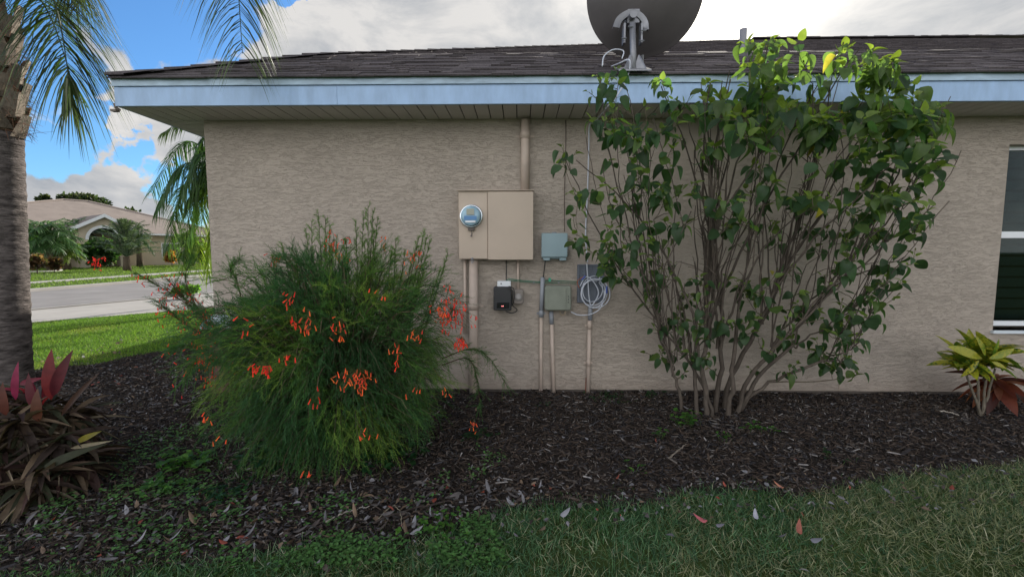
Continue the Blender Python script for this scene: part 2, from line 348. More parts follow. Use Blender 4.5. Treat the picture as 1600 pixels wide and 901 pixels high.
# grass
bl = (np.array([(-.5, 0, 0), (.5, 0, 0), (-.42, .4, .10), (.42, .4, .10), (-.25, .75, .32), (.25, .75, .32), (0, 1, .62)]), [np.array([(0, 1, 3, 2), (2, 3, 5, 4)]), np.array([(4, 5, 6)])])
def grass(mb, p, hgt, wid, cols, probs, seed=3, flat=.5):
    r = np.random.default_rng(seed); n = len(p)
    D = unit(np.stack([r.normal(0, flat, n), r.normal(0, flat, n), np.ones(n)], 1)); az = r.uniform(0, 6.28, n)
    U = unit(np.stack([np.cos(az), np.sin(az), 0*az], 1)); Mx = frames(D, U)*np.stack([wid*r.uniform(.6, 1.3, n), hgt*r.uniform(.45, 1.25, n), hgt*r.uniform(.2, 1.2, n)], 1)[:, None, :]
    C = np.array(cols)[r.choice(len(cols), n, p=probs)]*r.uniform(.7, 1.3, (n, 1))
    mb.batch(*bl, Mx, np.concatenate([p, np.zeros((n, 1))], 1), C)
nearp = [(-3.6, 1.0), (5.5, 1.0), (6.5, 2.75)]+[(x, y+.03) for x, y in fe[::-1]]+[(-2.2, 1.72), (-3.6, 1.8)]
p = sample_poly(nearp, 115000, 4)
dens = noise2(p[:, 0], p[:, 1], 3.1, 9); k = rng.uniform(-1.2, .6, len(p)) < dens+.35; p = p[k]
tan = (noise2(p[:, 0], p[:, 1], 2.2, 12)+.75*(p[:, 0]*.55)-.9*(p[:, 1]-1.9)*1.2+.1) > rng.normal(0.1, .35, len(p))
mb = MB()
grass(mb, p[~tan], .060, .0036, [(.065, .15, .075), (.10, .21, .10), (.19, .30, .17), (.42, .44, .32), (.035, .09, .05)], [.32, .3, .17, .05, .16], 5, .8)
grass(mb, p[tan], .055, .0038, [(.15, .19, .10), (.24, .26, .15), (.36, .35, .23), (.06, .12, .065), (.45, .43, .31)], [.3, .26, .12, .28, .04], 6, .95)
# scattered tufts at the mulch border
p = sample_poly([(-3.4, 1.6), (3.5, 1.9), (3.6, 2.75), (.6, 2.5), (-3.4, 2.0)], 16000, 7); k = noise2(p[:, 0], p[:, 1], 5, 31) > .30; p = p[k]
grass(mb, p, .05, .004, [(.03, .08, .02), (.07, .15, .03), (.2, .2, .1)], [.5, .4, .1], 8, .9)
tag(mb.build('grass', GRASS), 'shaded green and straw coloured grass along the bottom of the picture', 'grass', kind='stuff')
# sunlit lawn beyond the bed
L1a, L1b = G(47, 505)[:2], G(337, 481.5)[:2]
farp = [be[0], be[1], be[2], be[3], (-6.8, 5.0), (-9, 4.6), (-12, 5.5), tuple(L1a+[-.5, -.6]), tuple(L1a), tuple(L1b), (-6.6, 11.6), (-3.2, 8.5), (-3.1, 5.4)]
p = sample_poly(farp, 90000, 14); mb = MB()
br = noise2(p[:, 0], p[:, 1], 1.4, 21) > rng.normal(.55, .3, len(p))
grass(mb, p[~br], .05, .006, [(.10, .20, .03), (.15, .27, .035), (.21, .32, .05), (.06, .13, .02)], [.35, .35, .15, .15], 15, .6)
grass(mb, p[br], .045, .006, [(.2, .26, .05), (.28, .30, .09), (.12, .18, .03)], [.5, .25, .25], 16, .7)
tag(mb.build('grass', GRASS), 'bright sunlit lawn between the mulch bed and the pale sidewalk', 'grass', kind='stuff')
# street: polylines measured on the ground
def line(a, b, far): a, b = G(*a)[:2], G(*b)[:2]; return [tuple(a+np.array([-.45, -1])*40), tuple(a), tuple(b), tuple(b+np.array(far)*60)]
l1 = line((47, 505), (337, 481.5), (.35, 1)); l2 = line((47, 486.5), (336, 459), (.18, 1)); l3 = line((47, 456), (206, 442.5), (.06, 1))
l4 = line((44, 443.5), (333, 423.5), (.0, 1)); l5 = line((44, 441.2), (333, 421), (-.03, 1))
sheet('sidewalk', l1+l2[::-1], 0, CONC, top=.02)
sheet('road', l2+l3[::-1], .004, ASPH)
def strip(name, l, w, z0, z1, m):
    a = np.array(l); d = np.gradient(a, axis=0); nrm = unit(np.stack([-d[:, 1], d[:, 0]], 1)); b = a+nrm*w
    return sheet(name, [tuple(x) for x in a]+[tuple(x) for x in b[::-1]], z0, m, top=z1)
strip('kerb', l3, .35, 0, .09, CONC)
strip('kerb', l2, .12, 0, .05, CONC)
sheet('far_sidewalk', l4+l5[::-1], 0, CONC, top=.025)
# far driveway apron
sheet('driveway', [tuple(G(*q)[:2]) for q in ((206, 442.3), (333, 434), (345, 426.5), (249, 434))], .006, CONC)
# sunlit lawns across the street
def area_px(pts): return [tuple(G(*q)[:2]) for q in pts]
mb = MB(); p = sample_poly(area_px([(-40, 462), (47, 455), (206, 441.5), (240, 435), (333, 425), (333, 414), (200, 411), (30, 414), (-40, 420)]), 30000, 22)
k = ~inpoly(p[:, 0], p[:, 1], l4+l5[::-1]); p = p[k]
grass(mb, p, .10, .03, [(.12, .2, .035), (.18, .27, .05), (.09, .15, .03)], [.4, .3, .3], 23, .6)
tag(mb.build('grass', GRASS), 'sunlit front lawn across the street before the tan house', 'grass', kind='stuff')

# ------------------------------------------------------------------ the house
house = empty('stucco_house', 'beige stucco house with blue-white fascia and dark shingle roof filling the picture', 'house')
WX0, WX1, WY = -2.965, 15.0, 4.2
WN = (4.46, 5.75, .64, 2.35)      # window opening
mb = MB()
def slab(x0, x1, z0, z1): mb.box((x0, WY, z0), (x1, WY+.2, z1))
# front skin pieces share edges only
xs = [WX0, WN[0], WN[1], WX1]
slab(WX0, WN[0], .045, 2.65); slab(WN[0], WN[1], .045, WN[2]); slab(WN[0], WN[1], WN[3], 2.65); slab(WN[1], WX1, .045, 2.65)
mb.box((WX0, WY+.2, .045), (WX0+.2, 17, 2.65)); mb.box((WX1-.2, WY+.2, .045), (WX1, 17, 2.65)); mb.box((WX0+.2, 16.8, .045), (WX1-.2, 17, 2.65))
part(mb, 'wall', STUCCO, house)
mb = MB(); mb.box((WX0+.015, WY+.018, -.1), (WX1-.015, 16.98, .044)); part(mb, 'foundation', mat('foundation_concrete', (.10, .085, .075), .9, noise=(6, .3)), house)
p0 = P(1310, 617, WY); mb = MB(); mb.box((p0[0]-.006, WY-.004, .05), (p0[0]+.006, WY-.0005, .66)); part(mb, 'expansion_joint', mat('joint_sealant', (.30, .25, .2), .8), house)
# roof
EX0, EX1, EY0, EY1, EZ = -3.43, 16, 3.76, 27.0, 2.815
def rz(d): return EZ+.03+(.56*d if d < 1.2 else .672+.465*(d-1.2))
DR = 10.5
# under-deck planes
mb = MB(); ds = [0, 1.2, DR]; a = []
def ring(d, dz=-.03): return [(EX0+d, EY0+d, rz(d)+dz), (EX1-min(d, 9.0), EY0+d, rz(d)+dz), (EX1-min(d, 9.0), EY1-d, rz(d)+dz), (EX0+d, EY1-d, rz(d)+dz)]
for j in range(2):
    A, B = ring(ds[j]), ring(ds[j+1]); vv = A+B
    mb.add(vv, np.array([(i, (i+1) % 4, 4+(i+1) % 4, 4+i) for i in range(4)]), (.06, .055, .055))
mb.add(ring(DR), np.array([(0, 1, 2, 3)]), (.06, .055, .055))
roof = part(mb, 'roof', SHING, house)
# shingle courses on the front slope: each tab a thin wedge, butt end proud
mb = MB(); exp = .125; d = -.025; row = 0; TV = []; TC = []
tv = np.array([(0, 0, 0), (1, 0, 0), (1, 1, 0), (0, 1, 0), (0, 0, 1), (1, 0, 1), (1, 1, .35), (0, 1, .35)]); tf = [np.array([(4, 5, 6, 7), (0, 1, 5, 4), (1, 2, 6, 5), (3, 0, 4, 7), (0, 3, 2, 1)])]
Ms, Ts, Cs = [], [], []
while d < DR-.1:
    x = EX0+max(d, 0)-.02+random.uniform(0, .05); s = .56 if d < 1.2 else .465; L_ = math.hypot(1, s); sag = .006*math.sin(row*.9)
    xe = 13.5
    while x < xe:
        w = random.choice((.10, .14, .18, .22, .30)); th_ = random.choice((.009, .012, .019))
        off = random.uniform(-.006, .006); dd = d+off; zz = rz(max(dd, 0)) + (min(dd, 0))*.56-.022
        e = exp*1.12/L_
        M3 = np.array([[w-.002, 0, 0], [0, e, -s/L_*th_], [0, e*s, th_/L_]]); Ms.append(M3); Ts.append((x, EY0+dd, zz))
        g = random.uniform(.72, 1.35)*(1+.12*math.sin(x*1.7+row)); Cs.append((.088*g, .077*g, .082*g)); x += w
    row += 1; d += exp/L_
mb.batch(tv, tf, np.array(Ms), np.array(Ts), np.array(Cs)); part(mb, 'shingle_courses', SHING, house)
# hip caps along the left hip and the ridge caps
mb = MB(); t = -.02
while t < DR-.1:
    s = .56 if t < 1.2 else .465; ex = .14
    for q in (0, 1):
        pass
    A = np.array((EX0+t, EY0+t, rz(max(t, 0))-.0)); dv = np.array((ex*1.1, ex*1.1, s*ex*1.1)); 
    sx = np.array((.13, -.02, -s*.02*0)); 
    lift = .020+random.uniform(-.004, .005); g = random.uniform(.75, 1.3)
    A1, A2 = A+(0, 0, lift), A+dv+(0, 0, .006)
    wr, wl = np.array((.16, -.0, 0.0)), np.array((0.0, .16, -.0))
    # right wing lies on the front slope (constant y => constant height), left wing on the side slope
    vv = [A1+wl, A1, A1+wr, A2+wl, A2, A2+wr, A1+wl-(0, 0, .022), A1-(0, 0, .022), A1+wr-(0, 0, .022)]
    vv[0] = vv[0]-(0, 0, .012); vv[2] = vv[2]-(0, 0, .012)
    mb.add(vv, [np.array([(0, 1, 4, 3), (1, 2, 5, 4), (6, 7, 1, 0), (7, 8, 2, 1)])], (.085*g, .075*g, .08*g)); t += ex
x = EX0+DR
while x < 7.0+9:
    g = random.uniform(.75, 1.3); z0 = rz(DR)-.02; mb.box((x, EY0+DR-.16, z0), (x+.2, EY0+DR+.16, z0+.02+random.uniform(0, .02)), (.085*g, .075*g, .08*g)); x += .2
part(mb, 'hip_and_ridge_caps', SHING, house)
# fascia: lower board and upper drip strip, front and left returns
mb = MB(); FZ0, FZ1 = 2.600, 2.755
for x0, x1 in ((EX0+.015, -1.53), (-1.528, 3.2), (3.202, EX1)): mb.box((x0, EY0+.02, FZ0), (x1, EY0+.045, FZ1))
mb.box((EX0+.015, EY0+.046, FZ0), (EX0+.04, EY1, FZ1))
part(mb, 'fascia', PAINT_SKYTINT, house)
mb = MB(); mb.box((EX0+.008, EY0+.005, FZ1+.003), (EX1, EY0+.045, 2.822)); mb.box((EX0+.008, EY0+.046, FZ1+.003), (EX0+.04, EY1, 2.822)); part(mb, 'drip_edge', DRIP, house)
mb = MB(); SZ = 2.598; x = EX0+.045
while x < 9.0:
    mb.box((x, EY0+.047, SZ), (x+.111, WY+.01, SZ+.014)); x += .120
y = WY+.02
while y < 14:
    mb.box((EX0+.045, y, SZ), (WX0+.01, y+.112, SZ+.012)); y += .12
part(mb, 'soffit', SOFFIT, house)
mb = MB(); mb.box((EX0+.05, EY0+.05, SZ+.0145), (12, 18, SZ+.03)); part(mb, 'soffit_backing', DARK, house)
# corner bracket hanging under the eave tip
mb = MB(); b0 = P(181, 168, 3.80); mb.tube([b0+(0, 0, .03), b0, b0+(.02, .02, -.02)], [.018, .014, .010], 6); mb.box(tuple(b0+(-.035, -.02, -.035)), tuple(b0+(.015, .02, -.018)))
part(mb, 'eave_bracket', mat('weathered_bracket', (.18, .15, .13), .8), house)
# wrapped ledge at the corner
lz0, lz1, lz2 = P(340, 514, 4.04)[2], P(340, 507, 4.04)[2], P(340, 492, 4.19)[2]; lx0, lx1 = P(319, 500, 4.1)[0], P(364, 500, 4.1)[0]; mb = MB()
mb.add([(x, y, z) for z0_, z1_ in ((lz0, lz0), (lz1, lz2)) for x, y, z in ((lx0, 4.04, z0_), (lx1, 4.04, z0_), (lx1, 4.199, z1_), (lx0, 4.199, z1_))], np.array([(0, 3, 2, 1), (4, 5, 6, 7), (0, 1, 5, 4), (1, 2, 6, 5), (2, 3, 7, 6), (3, 0, 4, 7)]))
mb.box((lx0, 4.2, lz0), (-2.967, 12, lz2-.01)); part(mb, 'ledge_cap', mat('white_ledge', (.52, .6, .66), .6, noise=(4, .1)), house)
mb = MB(); mb.box((lx0+.03, 4.08, 0.0), (lx1-.04, 4.198, lz0-.001)); mb.box((lx0+.03, 4.2, 0.0), (-2.968, 12, lz0-.001)); part(mb, 'brick_wainscot', mat('red_brown_brick', (.12, .06, .05), .85, noise=(14, .35)), house)
# window
mb = MB(); x0, x1, z0, z1 = WN; yy = WY+.085; fw = .045
mb.box((x0, yy, z0), (x0+fw*.6, yy+.05, z1)); mb.box((x1-fw, yy, z0), (x1, yy+.05, z1)); mb.box((x0+fw*.6, yy, z1-.035), (x1-fw, yy+.05, z1)); mb.box((x0+fw*.6, yy-.01, z0+.03), (x1-fw, yy+.05, z0+.075))
mb.box((x0+fw*.6, yy-.02, 1.505), (x1-fw, yy+.045, 1.565))
win = part(mb, 'window', WHITEP, house)
mb = MB(); mb.box((x0-.02, WY-.03, z0-.028), (x1+.03, yy+.05, z0)); part(mb, 'sill', mat('sill_white', (.6, .66, .72), .5), win)
GL = mat('window_glass', (.012, .016, .018), .06, spec=.8)
mb = MB(); mb.box((x0+fw*.6, yy+.022, z0+.075), (x1-fw, yy+.026, 1.505)); mb.box((x0+fw*.6, yy+.012, 1.565), (x1-fw, yy+.016, z1-.035)); 
gm = bpy.data.materials.new('clear_pane'); gm.use_nodes = True; t = gm.node_tree; t.nodes.clear(); o_ = N(t, 'ShaderNodeOutputMaterial'); gl = N(t, 'ShaderNodeBsdfGlossy', i_Roughness=.02); tr = N(t, 'ShaderNodeBsdfTransparent'); tr.inputs[0].default_value = (.42, .5, .5, 1)
fr = N(t, 'ShaderNodeFresnel', i_IOR=1.28); ms = N(t, 'ShaderNodeMixShader'); t.links.new(fr.outputs[0], ms.inputs[0]); t.links.new(tr.outputs[0], ms.inputs[1]); t.links.new(gl.outputs[0], ms.inputs[2]); t.links.new(ms.outputs[0], o_.inputs[0])
part(mb, 'pane', gm, win)
mb = MB(); z = z0+.09
while z < z1-.05:
    mb.add([(x0+.03, yy+.075, z), (x1-.04, yy+.075, z), (x1-.04, yy+.095, z+.082), (x0+.03, yy+.095, z+.082)], np.array([(0, 1, 2, 3)])); z += .165/1.6
part(mb, 'blind', mat('dim_blind_slat', (.12, .135, .13), .7), win)
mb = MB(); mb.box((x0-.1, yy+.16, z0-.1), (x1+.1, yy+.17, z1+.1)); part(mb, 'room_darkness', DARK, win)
# plumbing vent pipe on the roof
def roof_hit(px, py):
    r = ray(px, py)
    for Y in np.arange(3.7, 15, .01):
        q = np.array([0, 0, CZ])+r*(Y/r[1])
        if q[2] <= rz(Y-EY0): return q
    return q
v0 = roof_hit(1160, 84); hh = 31/F*v0[1]*1.12
mb = MB(); mb.tube([v0-(0, 0, .1), v0+(0, 0, hh)], 5.0/F*v0[1], 14); vp = empty('vent_pipe', 'short grey vent pipe standing on the shingle roof above the tall shrub', 'vent pipe')
part(mb, 'pipe', mat('vent_grey', (.25, .25, .28), .6), vp, True)
mb = MB(); mb.disc(v0+(0, 0, -.03), (0, -.42, .9), [(.14, 0), (.13, .01), (.05, .05), (.045, .06)], 20); part(mb, 'flashing', mat('flashing_dark', (.09, .085, .09), .7), vp)

# ------------------------------------------------------------------ satellite dish
dish = empty('satellite_dish', 'large dark grey satellite dish on a steel mast above the eave', 'satellite dish')
base = roof_hit(990, 111); top = P(988, 38, base[1]+.10); dy = base[1]+.30
cen = P(1008, -9, dy); axis = unit(np.array([.05, .93, .36])); rad = .495
mb = MB(); prof = []
for r_ in np.linspace(.001, 1, 14): prof.append((rad*r_, .16*r_*r_-.16))
prof += [(rad+.008, .002), (rad+.008, .012)]+[(rad*r_, .16*r_*r_-.16+.008) for r_ in np.linspace(.99, .001, 14)]
mb.disc(cen, axis, prof, 72); part(mb, 'reflector', DISHM, dish, True)
mb = MB(); mid = cen-axis*.17
mb.tube([base-(0, 0, .02), base*.4+top*.6, top], .026, 14); part(mb, 'mast', STEEL, dish, True)
mb = MB(); ar = [(958, 42), (962, 30), (972, 20), (988, 14), (1003, 20), (1012, 32), (1014, 46)]
pts = spl([P(x, y, top[1]+.02+.02*i*(6-i)/9) for i, (x, y) in enumerate(ar)], 24); pts_i = spl([P(988+(x-988)*.66, 24+(y-14)*.72, top[1]+.05) for x, y in ar], 24)
k = min(len(pts), len(pts_i)); vv = np.concatenate([pts[:k], pts_i[:k], pts[:k]+(0, .05, .0), pts_i[:k]+(0, .05, 0)])
q = [(i, i+1, k+i+1, k+i) for i in range(k-1)]+[(2*k+i, 2*k+i+1, i+1, i) for i in range(k-1)]+[(k+i, k+i+1, 3*k+i+1, 3*k+i) for i in range(k-1)]
mb.add(vv, np.array(q)); q_ = P(990, 24, top[1]+.06); mb.box(tuple(q_+(-.05, -.0, -.06)), tuple(q_+(.05, .12, .05)))
a = P(975, 36, top[1]-.01); b = P(1002, 70, top[1]+.03); mb.box((a[0], a[1], b[2]), (a[0]+.015, b[1]+.03, a[2])); mb.box((b[0]-.015, a[1], b[2]), (b[0], b[1]+.03, a[2]))
for x, y in ((985, 42), (990, 58), (1003, 64), (1006, 48), (975, 60)): c_ = P(x, y, top[1]-.035); mb.tube([c_-(.02, 0, 0), c_+(.02, 0, 0)], .006, 6)
q_ = P(990, 22, top[1]); mb.tube([q_, q_+(0.0, .34, .03)], [.03, .03], 10)
part(mb, 'mount_bracket', STEEL, dish)
mb = MB()
for x in (972, 1011):
    f = roof_hit(x, 113); kk = base*.55+top*.45-(0, 0, .05); pp = P(990+(x-990)*.35, 86, base[1])
    mb.add([f, f+(.012, 0, .0), base+(.012, 0, .0), base, pp, pp+(.012, 0, 0)], [[0, 1, 5, 4], [0, 4, 3], [1, 2, 5], [3, 4, 5, 2]])
bb = roof_hit(991, 113); mb.add([bb+(-.13, -.03, -.0), bb+(.13, -.03, -.0), bb+(.13, .12, .075), bb+(-.13, .12, .075), bb+(-.13, -.03, .012), bb+(.13, -.03, .012), bb+(.13, .12, .087), bb+(-.13, .12, .087)], np.array([(4, 5, 6, 7), (0, 1, 5, 4), (1, 2, 6, 5), (3, 0, 4, 7)]))
mb.tube([roof_hit(1004, 108), P(1004, 86, base[1]+.05)], .011, 8)
part(mb, 'foot', STEEL, dish)
mb = MB(); mb.tube(spl([P(941, 104, base[1]), P(944, 88, base[1]+.03), P(958, 78, base[1]+.06), P(974, 80, base[1]+.08), P(972, 92, base[1]+.05)], 24), .0055, 6)
mb.tube(spl([roof_hit(955, 106)+(0, 0, .01), P(970, 98, base[1]), P(980, 93, base[1]-.02)], 16), .005, 6)
tag(mb.build('coaxial_cable', WIREW, smooth=True), 'white cable looping loosely at the left foot of the satellite dish', 'cable')
mb = MB(); mb.tube(spl([P(975, 95, base[1]-.02), P(984, 95, base[1]-.06), P(983, 112, 3.73), P(975, 132, 3.74), P(968, 143, 3.745), P(958, 158, 3.75), P(950, 166, 3.80), P(930, 190, 4.15), P(921, 196, 4.185), P(920, 230, 4.185), P(918, 300, 4.185), P(915, 365, 4.185), P(918, 410, 4.15)], 100), .0062, 8)
tag(mb.build('coaxial_cable', WIREW, smooth=True), 'long white cable dropping from the dish over the fascia and down the wall', 'cable')
mb = MB(); mb.tube(spl([P(884, 188, 4.19), P(884, 230, 4.186), P(882, 300, 4.19), P(882, 362, 4.18)], 30), .0032, 6)
tag(mb.build('wire', mat('rust_wire', (.07, .045, .035), .7), smooth=True), 'thin dark wire running down the wall into the blue-grey box', 'wire')

# ------------------------------------------------------------------ electrical gear on the wall
YF = 4.2
def wallbox(x0, y0, x1, y1, depth):
    a = P(x0, y1, YF-depth); b = P(x1, y0, YF-depth); return a, b
mp_ = empty('electric_meter_panel', 'wide beige electric meter cabinet with a round glass meter', 'meter panel')
a, b = wallbox(717, 298, 833, 405, .13); ms_ = P(762, 350, YF-.13)[0]
mb = MB(); mb.rbox((a[0], YF-.12, a[2]), (b[0], YF-.001, b[2]), .006); part(mb, 'cabinet', BOXP, mp_)
mb = MB(); mb.rbox((a[0]+.006, YF-.128, a[2]+.006), (ms_-.004, YF-.121, b[2]-.012), .003); part(mb, 'meter_cover', BOXP, mp_)
mb = MB(); mb.rbox((ms_+.004, YF-.143, a[2]-.004), (b[0]+.002, YF-.121, b[2]-.010), .004); part(mb, 'door', BOXP, mp_)
mb = MB(); mb.box((a[0]-.008, YF-.15, b[2]), (b[0]+.008, YF-.001, b[2]+.006)); part(mb, 'rain_lip', BOXP, mp_)
mc = P(736.5, 338, YF-.14); mc[1] = YF-.129
mb = MB(); mb.disc(mc, (0, -1, 0), [(.104, 0), (.108, .012), (.104, .026), (.092, .03), (.088, .02), (.02, .02)], 48); mt = part(mb, 'meter_ring', CHROME, mp_, True)
GBL = mat('meter_blue_face', (.28, .45, .56), .25, noise=(10, .2)); mb = MB(); mb.disc(mc+(0, -.031, 0), (0, -1, 0), [(.09, 0), (.088, .04), (.080, .052), (.05, .056), (.004, .057)], 48); part(mb, 'meter_glass', GBL, mt, True)
mb = MB(); mb.box(tuple(mc+(-.034, -.096, .008)), tuple(mc+(.034, -.088, .062))); part(mb, 'meter_display', mat('meter_display', (.33, .34, .28), .4), mt)
mb = MB(); mb.box(tuple(mc+(-.056, -.0925, -.038)), tuple(mc+(.056, -.086, -.002))); part(mb, 'meter_band', mat('meter_band_blue', (.08, .22, .45), .4), mt)
mb = MB(); mb.box(tuple(mc+(-.045, -.0935, -.060)), tuple(mc+(.045, -.085, -.044))); part(mb, 'meter_nameplate', WHITEP, mt)
mb = MB(); mb.rbox((mc[0]-.03, YF-.165, mc[2]-.128), (mc[0]+.03, YF-.13, mc[2]-.104), .008); mb.tube([mc+(.0, -.03, -.12), mc+(.006, -.03, -.15), mc+(.0, -.032, -.185)], [.004, .004, .009], 8); part(mb, 'meter_latch', mat('dull_latch', (.12, .10, .09), .5), mt)
mb = MB(); lk = P(738, 406, YF-.13); mb.tube(spl([lk+(-.01, 0, .005), lk+(0, -.01, -.03), lk+(.012, 0, .0), lk+(0, .0, .015)], 12), .003, 6); mb.rbox((lk[0]-.008, YF-.15, lk[2]+.001), (lk[0]+.008, YF-.13, lk[2]+.022), .003); part(mb, 'seal', STEEL, mp_)
def pipe(x, y0, y1, r, m, label, x2=None, cuffs=(), Y=None, name='conduit_pipe', cap=None):
    o = empty(name, label, 'conduit', 'conduit pipes fixed to the wall'); Y = Y or YF-r-.006
    p0 = P(x, y0, Y); p1 = P(x2 or x, y1, Y); mb = MB(); mb.tube([p0, p1], r, 16); part(mb, 'pipe', m, o, True)
    for c in cuffs:
        q = p0+(p1-p0)*c; mb = MB(); mb.tube([q+(0, 0, .03), q+(0, 0, .026), q-(0, 0, .03)], [r*1.05, r*1.16, r*1.16], 16); part(mb, 'coupling', m, o, True)
        mb = MB(); mb.box((q[0]-r*2.1, YF-.006, q[2]-.010), (q[0]+r*2.1, YF-.0005, q[2]+.010)); part(mb, 'strap', m, o)
    return o
pipe(820.5, 187, 297, .040, PIPEP, 'thick painted conduit rising from the meter cabinet up to the soffit', cuffs=(.22,))
pipe(740, 406, 622, .042, PIPEP, 'thick painted conduit running from under the meter cabinet to the ground', cuffs=(.33,))
pipe(726.5, 406, 520, .014, PIPEP, 'slim painted pipe beside the thick conduit below the meter cabinet')
pipe(809.5, 406, 455, .013, PIPEP, 'short slim pipe from the cabinet down to the little grey box')
pipe(791, 406, 440, .004, mat('dark_pipe', (.05, .06, .06), .6), 'thin dark rod from the cabinet down to the white bracket')
# blue-grey box
bb_ = empty('utility_box', 'blue-grey plastic utility box right of the meter cabinet', 'utility box'); a, b = wallbox(846, 364, 887, 405, .09)
mb = MB(); mb.rbox((a[0]+.006, YF-.07, a[2]+.004), (b[0]-.004, YF-.001, b[2]-.002), .012); part(mb, 'case', GREYBL, bb_)
mb = MB(); mb.rbox((a[0], YF-.095, a[2]+.02), (b[0], YF-.071, b[2]), .010); part(mb, 'lid', GREYBL, bb_)
for k, dx in enumerate((.02, .17)):
    mb = MB(); mb.rbox((a[0]+dx, YF-.085, a[2]-.012), (a[0]+dx+.06, YF-.02, a[2]+.014), .006); part(mb, 'hinge', GREYBL, bb_)
for dz in (.1,): mb = MB(); mb.rbox((b[0], YF-.06, a[2]+dz), (b[0]+.016, YF-.03, a[2]+dz+.02), .004); part(mb, 'latch', STEEL, bb_)
mb = MB(); mb.rbox(((a[0]+b[0])/2-.02, YF-.05, b[2]), ((a[0]+b[0])/2+.02, YF-.02, b[2]+.012), .004); part(mb, 'mounting_ear', STEEL, bb_)
# black device with white bracket
bd = empty('black_wall_device', 'small black box with a red light under a white bracket on the wall', 'utility device'); a, b = wallbox(771, 448, 799, 485, .13)
mb = MB(); mb.rbox((a[0], YF-.125, a[2]), (b[0], YF-.02, b[2]), .012); part(mb, 'case', BLACKP, bd)
mb = MB(); mb.rbox((a[0]+.03, YF-.132, a[2]+.02), (b[0]-.02, YF-.124, a[2]+.075), .006); part(mb, 'window_panel', mat('smoked_panel', (.01, .01, .015), .15), bd)
mb = MB(); l_ = P(786, 478, YF-.134); mb.disc(l_, (0, -1, 0), [(.0045, 0), (.003, .003)], 10); mb.disc(l_+(-.012, 0, .0), (0, -1, 0), [(.003, 0), (.002, .003)], 10); part(mb, 'indicator_light', mat('red_lamp', (.8, .1, .1), .4, emit=((1, .25, .25), 2.)), bd)
mb = MB(); mb.tube(spl([P(793, 450, 4.06), P(801, 455, 4.04), P(800, 475, 4.05), P(808, 484, 4.08), P(800, 489, 4.07), P(790, 486, 4.08)], 30), .005, 8)
mb.tube(spl([P(795, 447, 4.08), P(803, 452, 4.06), P(803, 470, 4.06), P(798, 480, 4.07)], 24), .004, 8); part(mb, 'cord', WIREB, bd, True)
wbk = empty('white_bracket', 'small white bracket plate just above the black wall device', 'bracket'); a, b = wallbox(777, 439, 798, 448, .10)
mb = MB(); mb.rbox((a[0], YF-.10, a[2]+.003), (b[0], YF-.001, b[2]), .004); part(mb, 'plate', WHITEP, wbk)
mb = MB(); c_ = P(783, 443, YF-.103); mb.disc(c_, (0, -1, 0), [(.006, 0), (.005, .003)], 12); part(mb, 'screw', BLACKP, wbk)
sb = empty('junction_box', 'little grey rounded junction box right of the black device', 'junction box'); a, b = wallbox(802, 452, 818, 475, .08)
mb = MB(); mb.rbox((a[0], YF-.075, a[2]), (b[0], YF-.001, b[2]), .016); part(mb, 'case', mat('grey_cast', (.24, .21, .19), .5), sb)
mb = MB(); c_ = P(810, 464, YF-.08); mb.disc(c_, (0, -1, 0), [(.035, 0), (.032, .008), (.0, .01)], 20); part(mb, 'round_cover', mat('cover_grey', (.33, .31, .30), .4), sb, True)
# grey green box
gb = empty('utility_box', 'grey-green telephone box with rounded corners between two conduits', 'utility box'); a, b = wallbox(851, 447, 893, 485, .10)
mb = MB(); mb.rbox((a[0]+.01, YF-.05, a[2]-.004), (b[0]-.006, YF-.001, b[2]+.004), .015); part(mb, 'back_case', GREYGN, gb)
mb = MB(); mb.rbox((a[0], YF-.105, a[2]), (b[0], YF-.052, b[2]), .02); part(mb, 'cover', GREYGN, gb)
mb = MB(); mb.rbox((b[0]-.055, YF-.112, a[2]+.012), (b[0]-.048, YF-.104, b[2]-.014), .002); part(mb, 'cover_rib', GREYGN, gb)
for k in range(3):
    mb = MB(); mb.disc((b[0]-.028, YF-.105, b[2]-.095-.028*k), (0, -1, 0), [(.006, 0), (.005, .004)], 10); part(mb, 'screw', BLACKP, gb)
mb = MB(); c_ = P(879, 489, 4.12); mb.tube(spl([c_+(-.025, 0, .02), c_+(-.02, -.01, -.008), c_+(0, -.012, -.02), c_+(.02, -.01, -.008), c_+(.025, 0, .02)], 16), .004, 6); part(mb, 'wire_loop', mat('brass_loop', (.3, .24, .15), .4), gb, True)
# slate ribbed mounting board
pb_ = empty('cable_board', 'dark slate ribbed mounting board behind the coiled white cable', 'mounting board'); a, b = wallbox(902, 413, 945, 473, .04)
mb = MB(); mb.rbox((a[0], YF-.03, a[2]), (b[0], YF-.001, b[2]), .004); part(mb, 'board', SLATE, pb_)
mb = MB(); wdt = b[0]-a[0]
for k in range(5): xx = a[0]+.004+k*(wdt-.02)/4; mb.box((xx, YF-.044, a[2]+.004), (xx+.010, YF-.0305, b[2]-.004))
mb.box((a[0], YF-.048, b[2]-.012), (b[0], YF-.0305, b[2])); mb.box((a[0]+.005, YF-.040, (a[2]+b[2])/2), (b[0]-.005, YF-.0305, (a[2]+b[2])/2+.010)); part(mb, 'ribs', SLATE, pb_)
for fx in (.2, .78):
    for fz in (.18, .8): mb = MB(); mb.disc((a[0]+wdt*fx, YF-.0305, a[2]+(b[2]-a[2])*fz), (0, -1, 0), [(.022, 0), (.020, .008), (.012, .008), (.011, .002)], 20); part(mb, 'boss', SLATE, pb_)
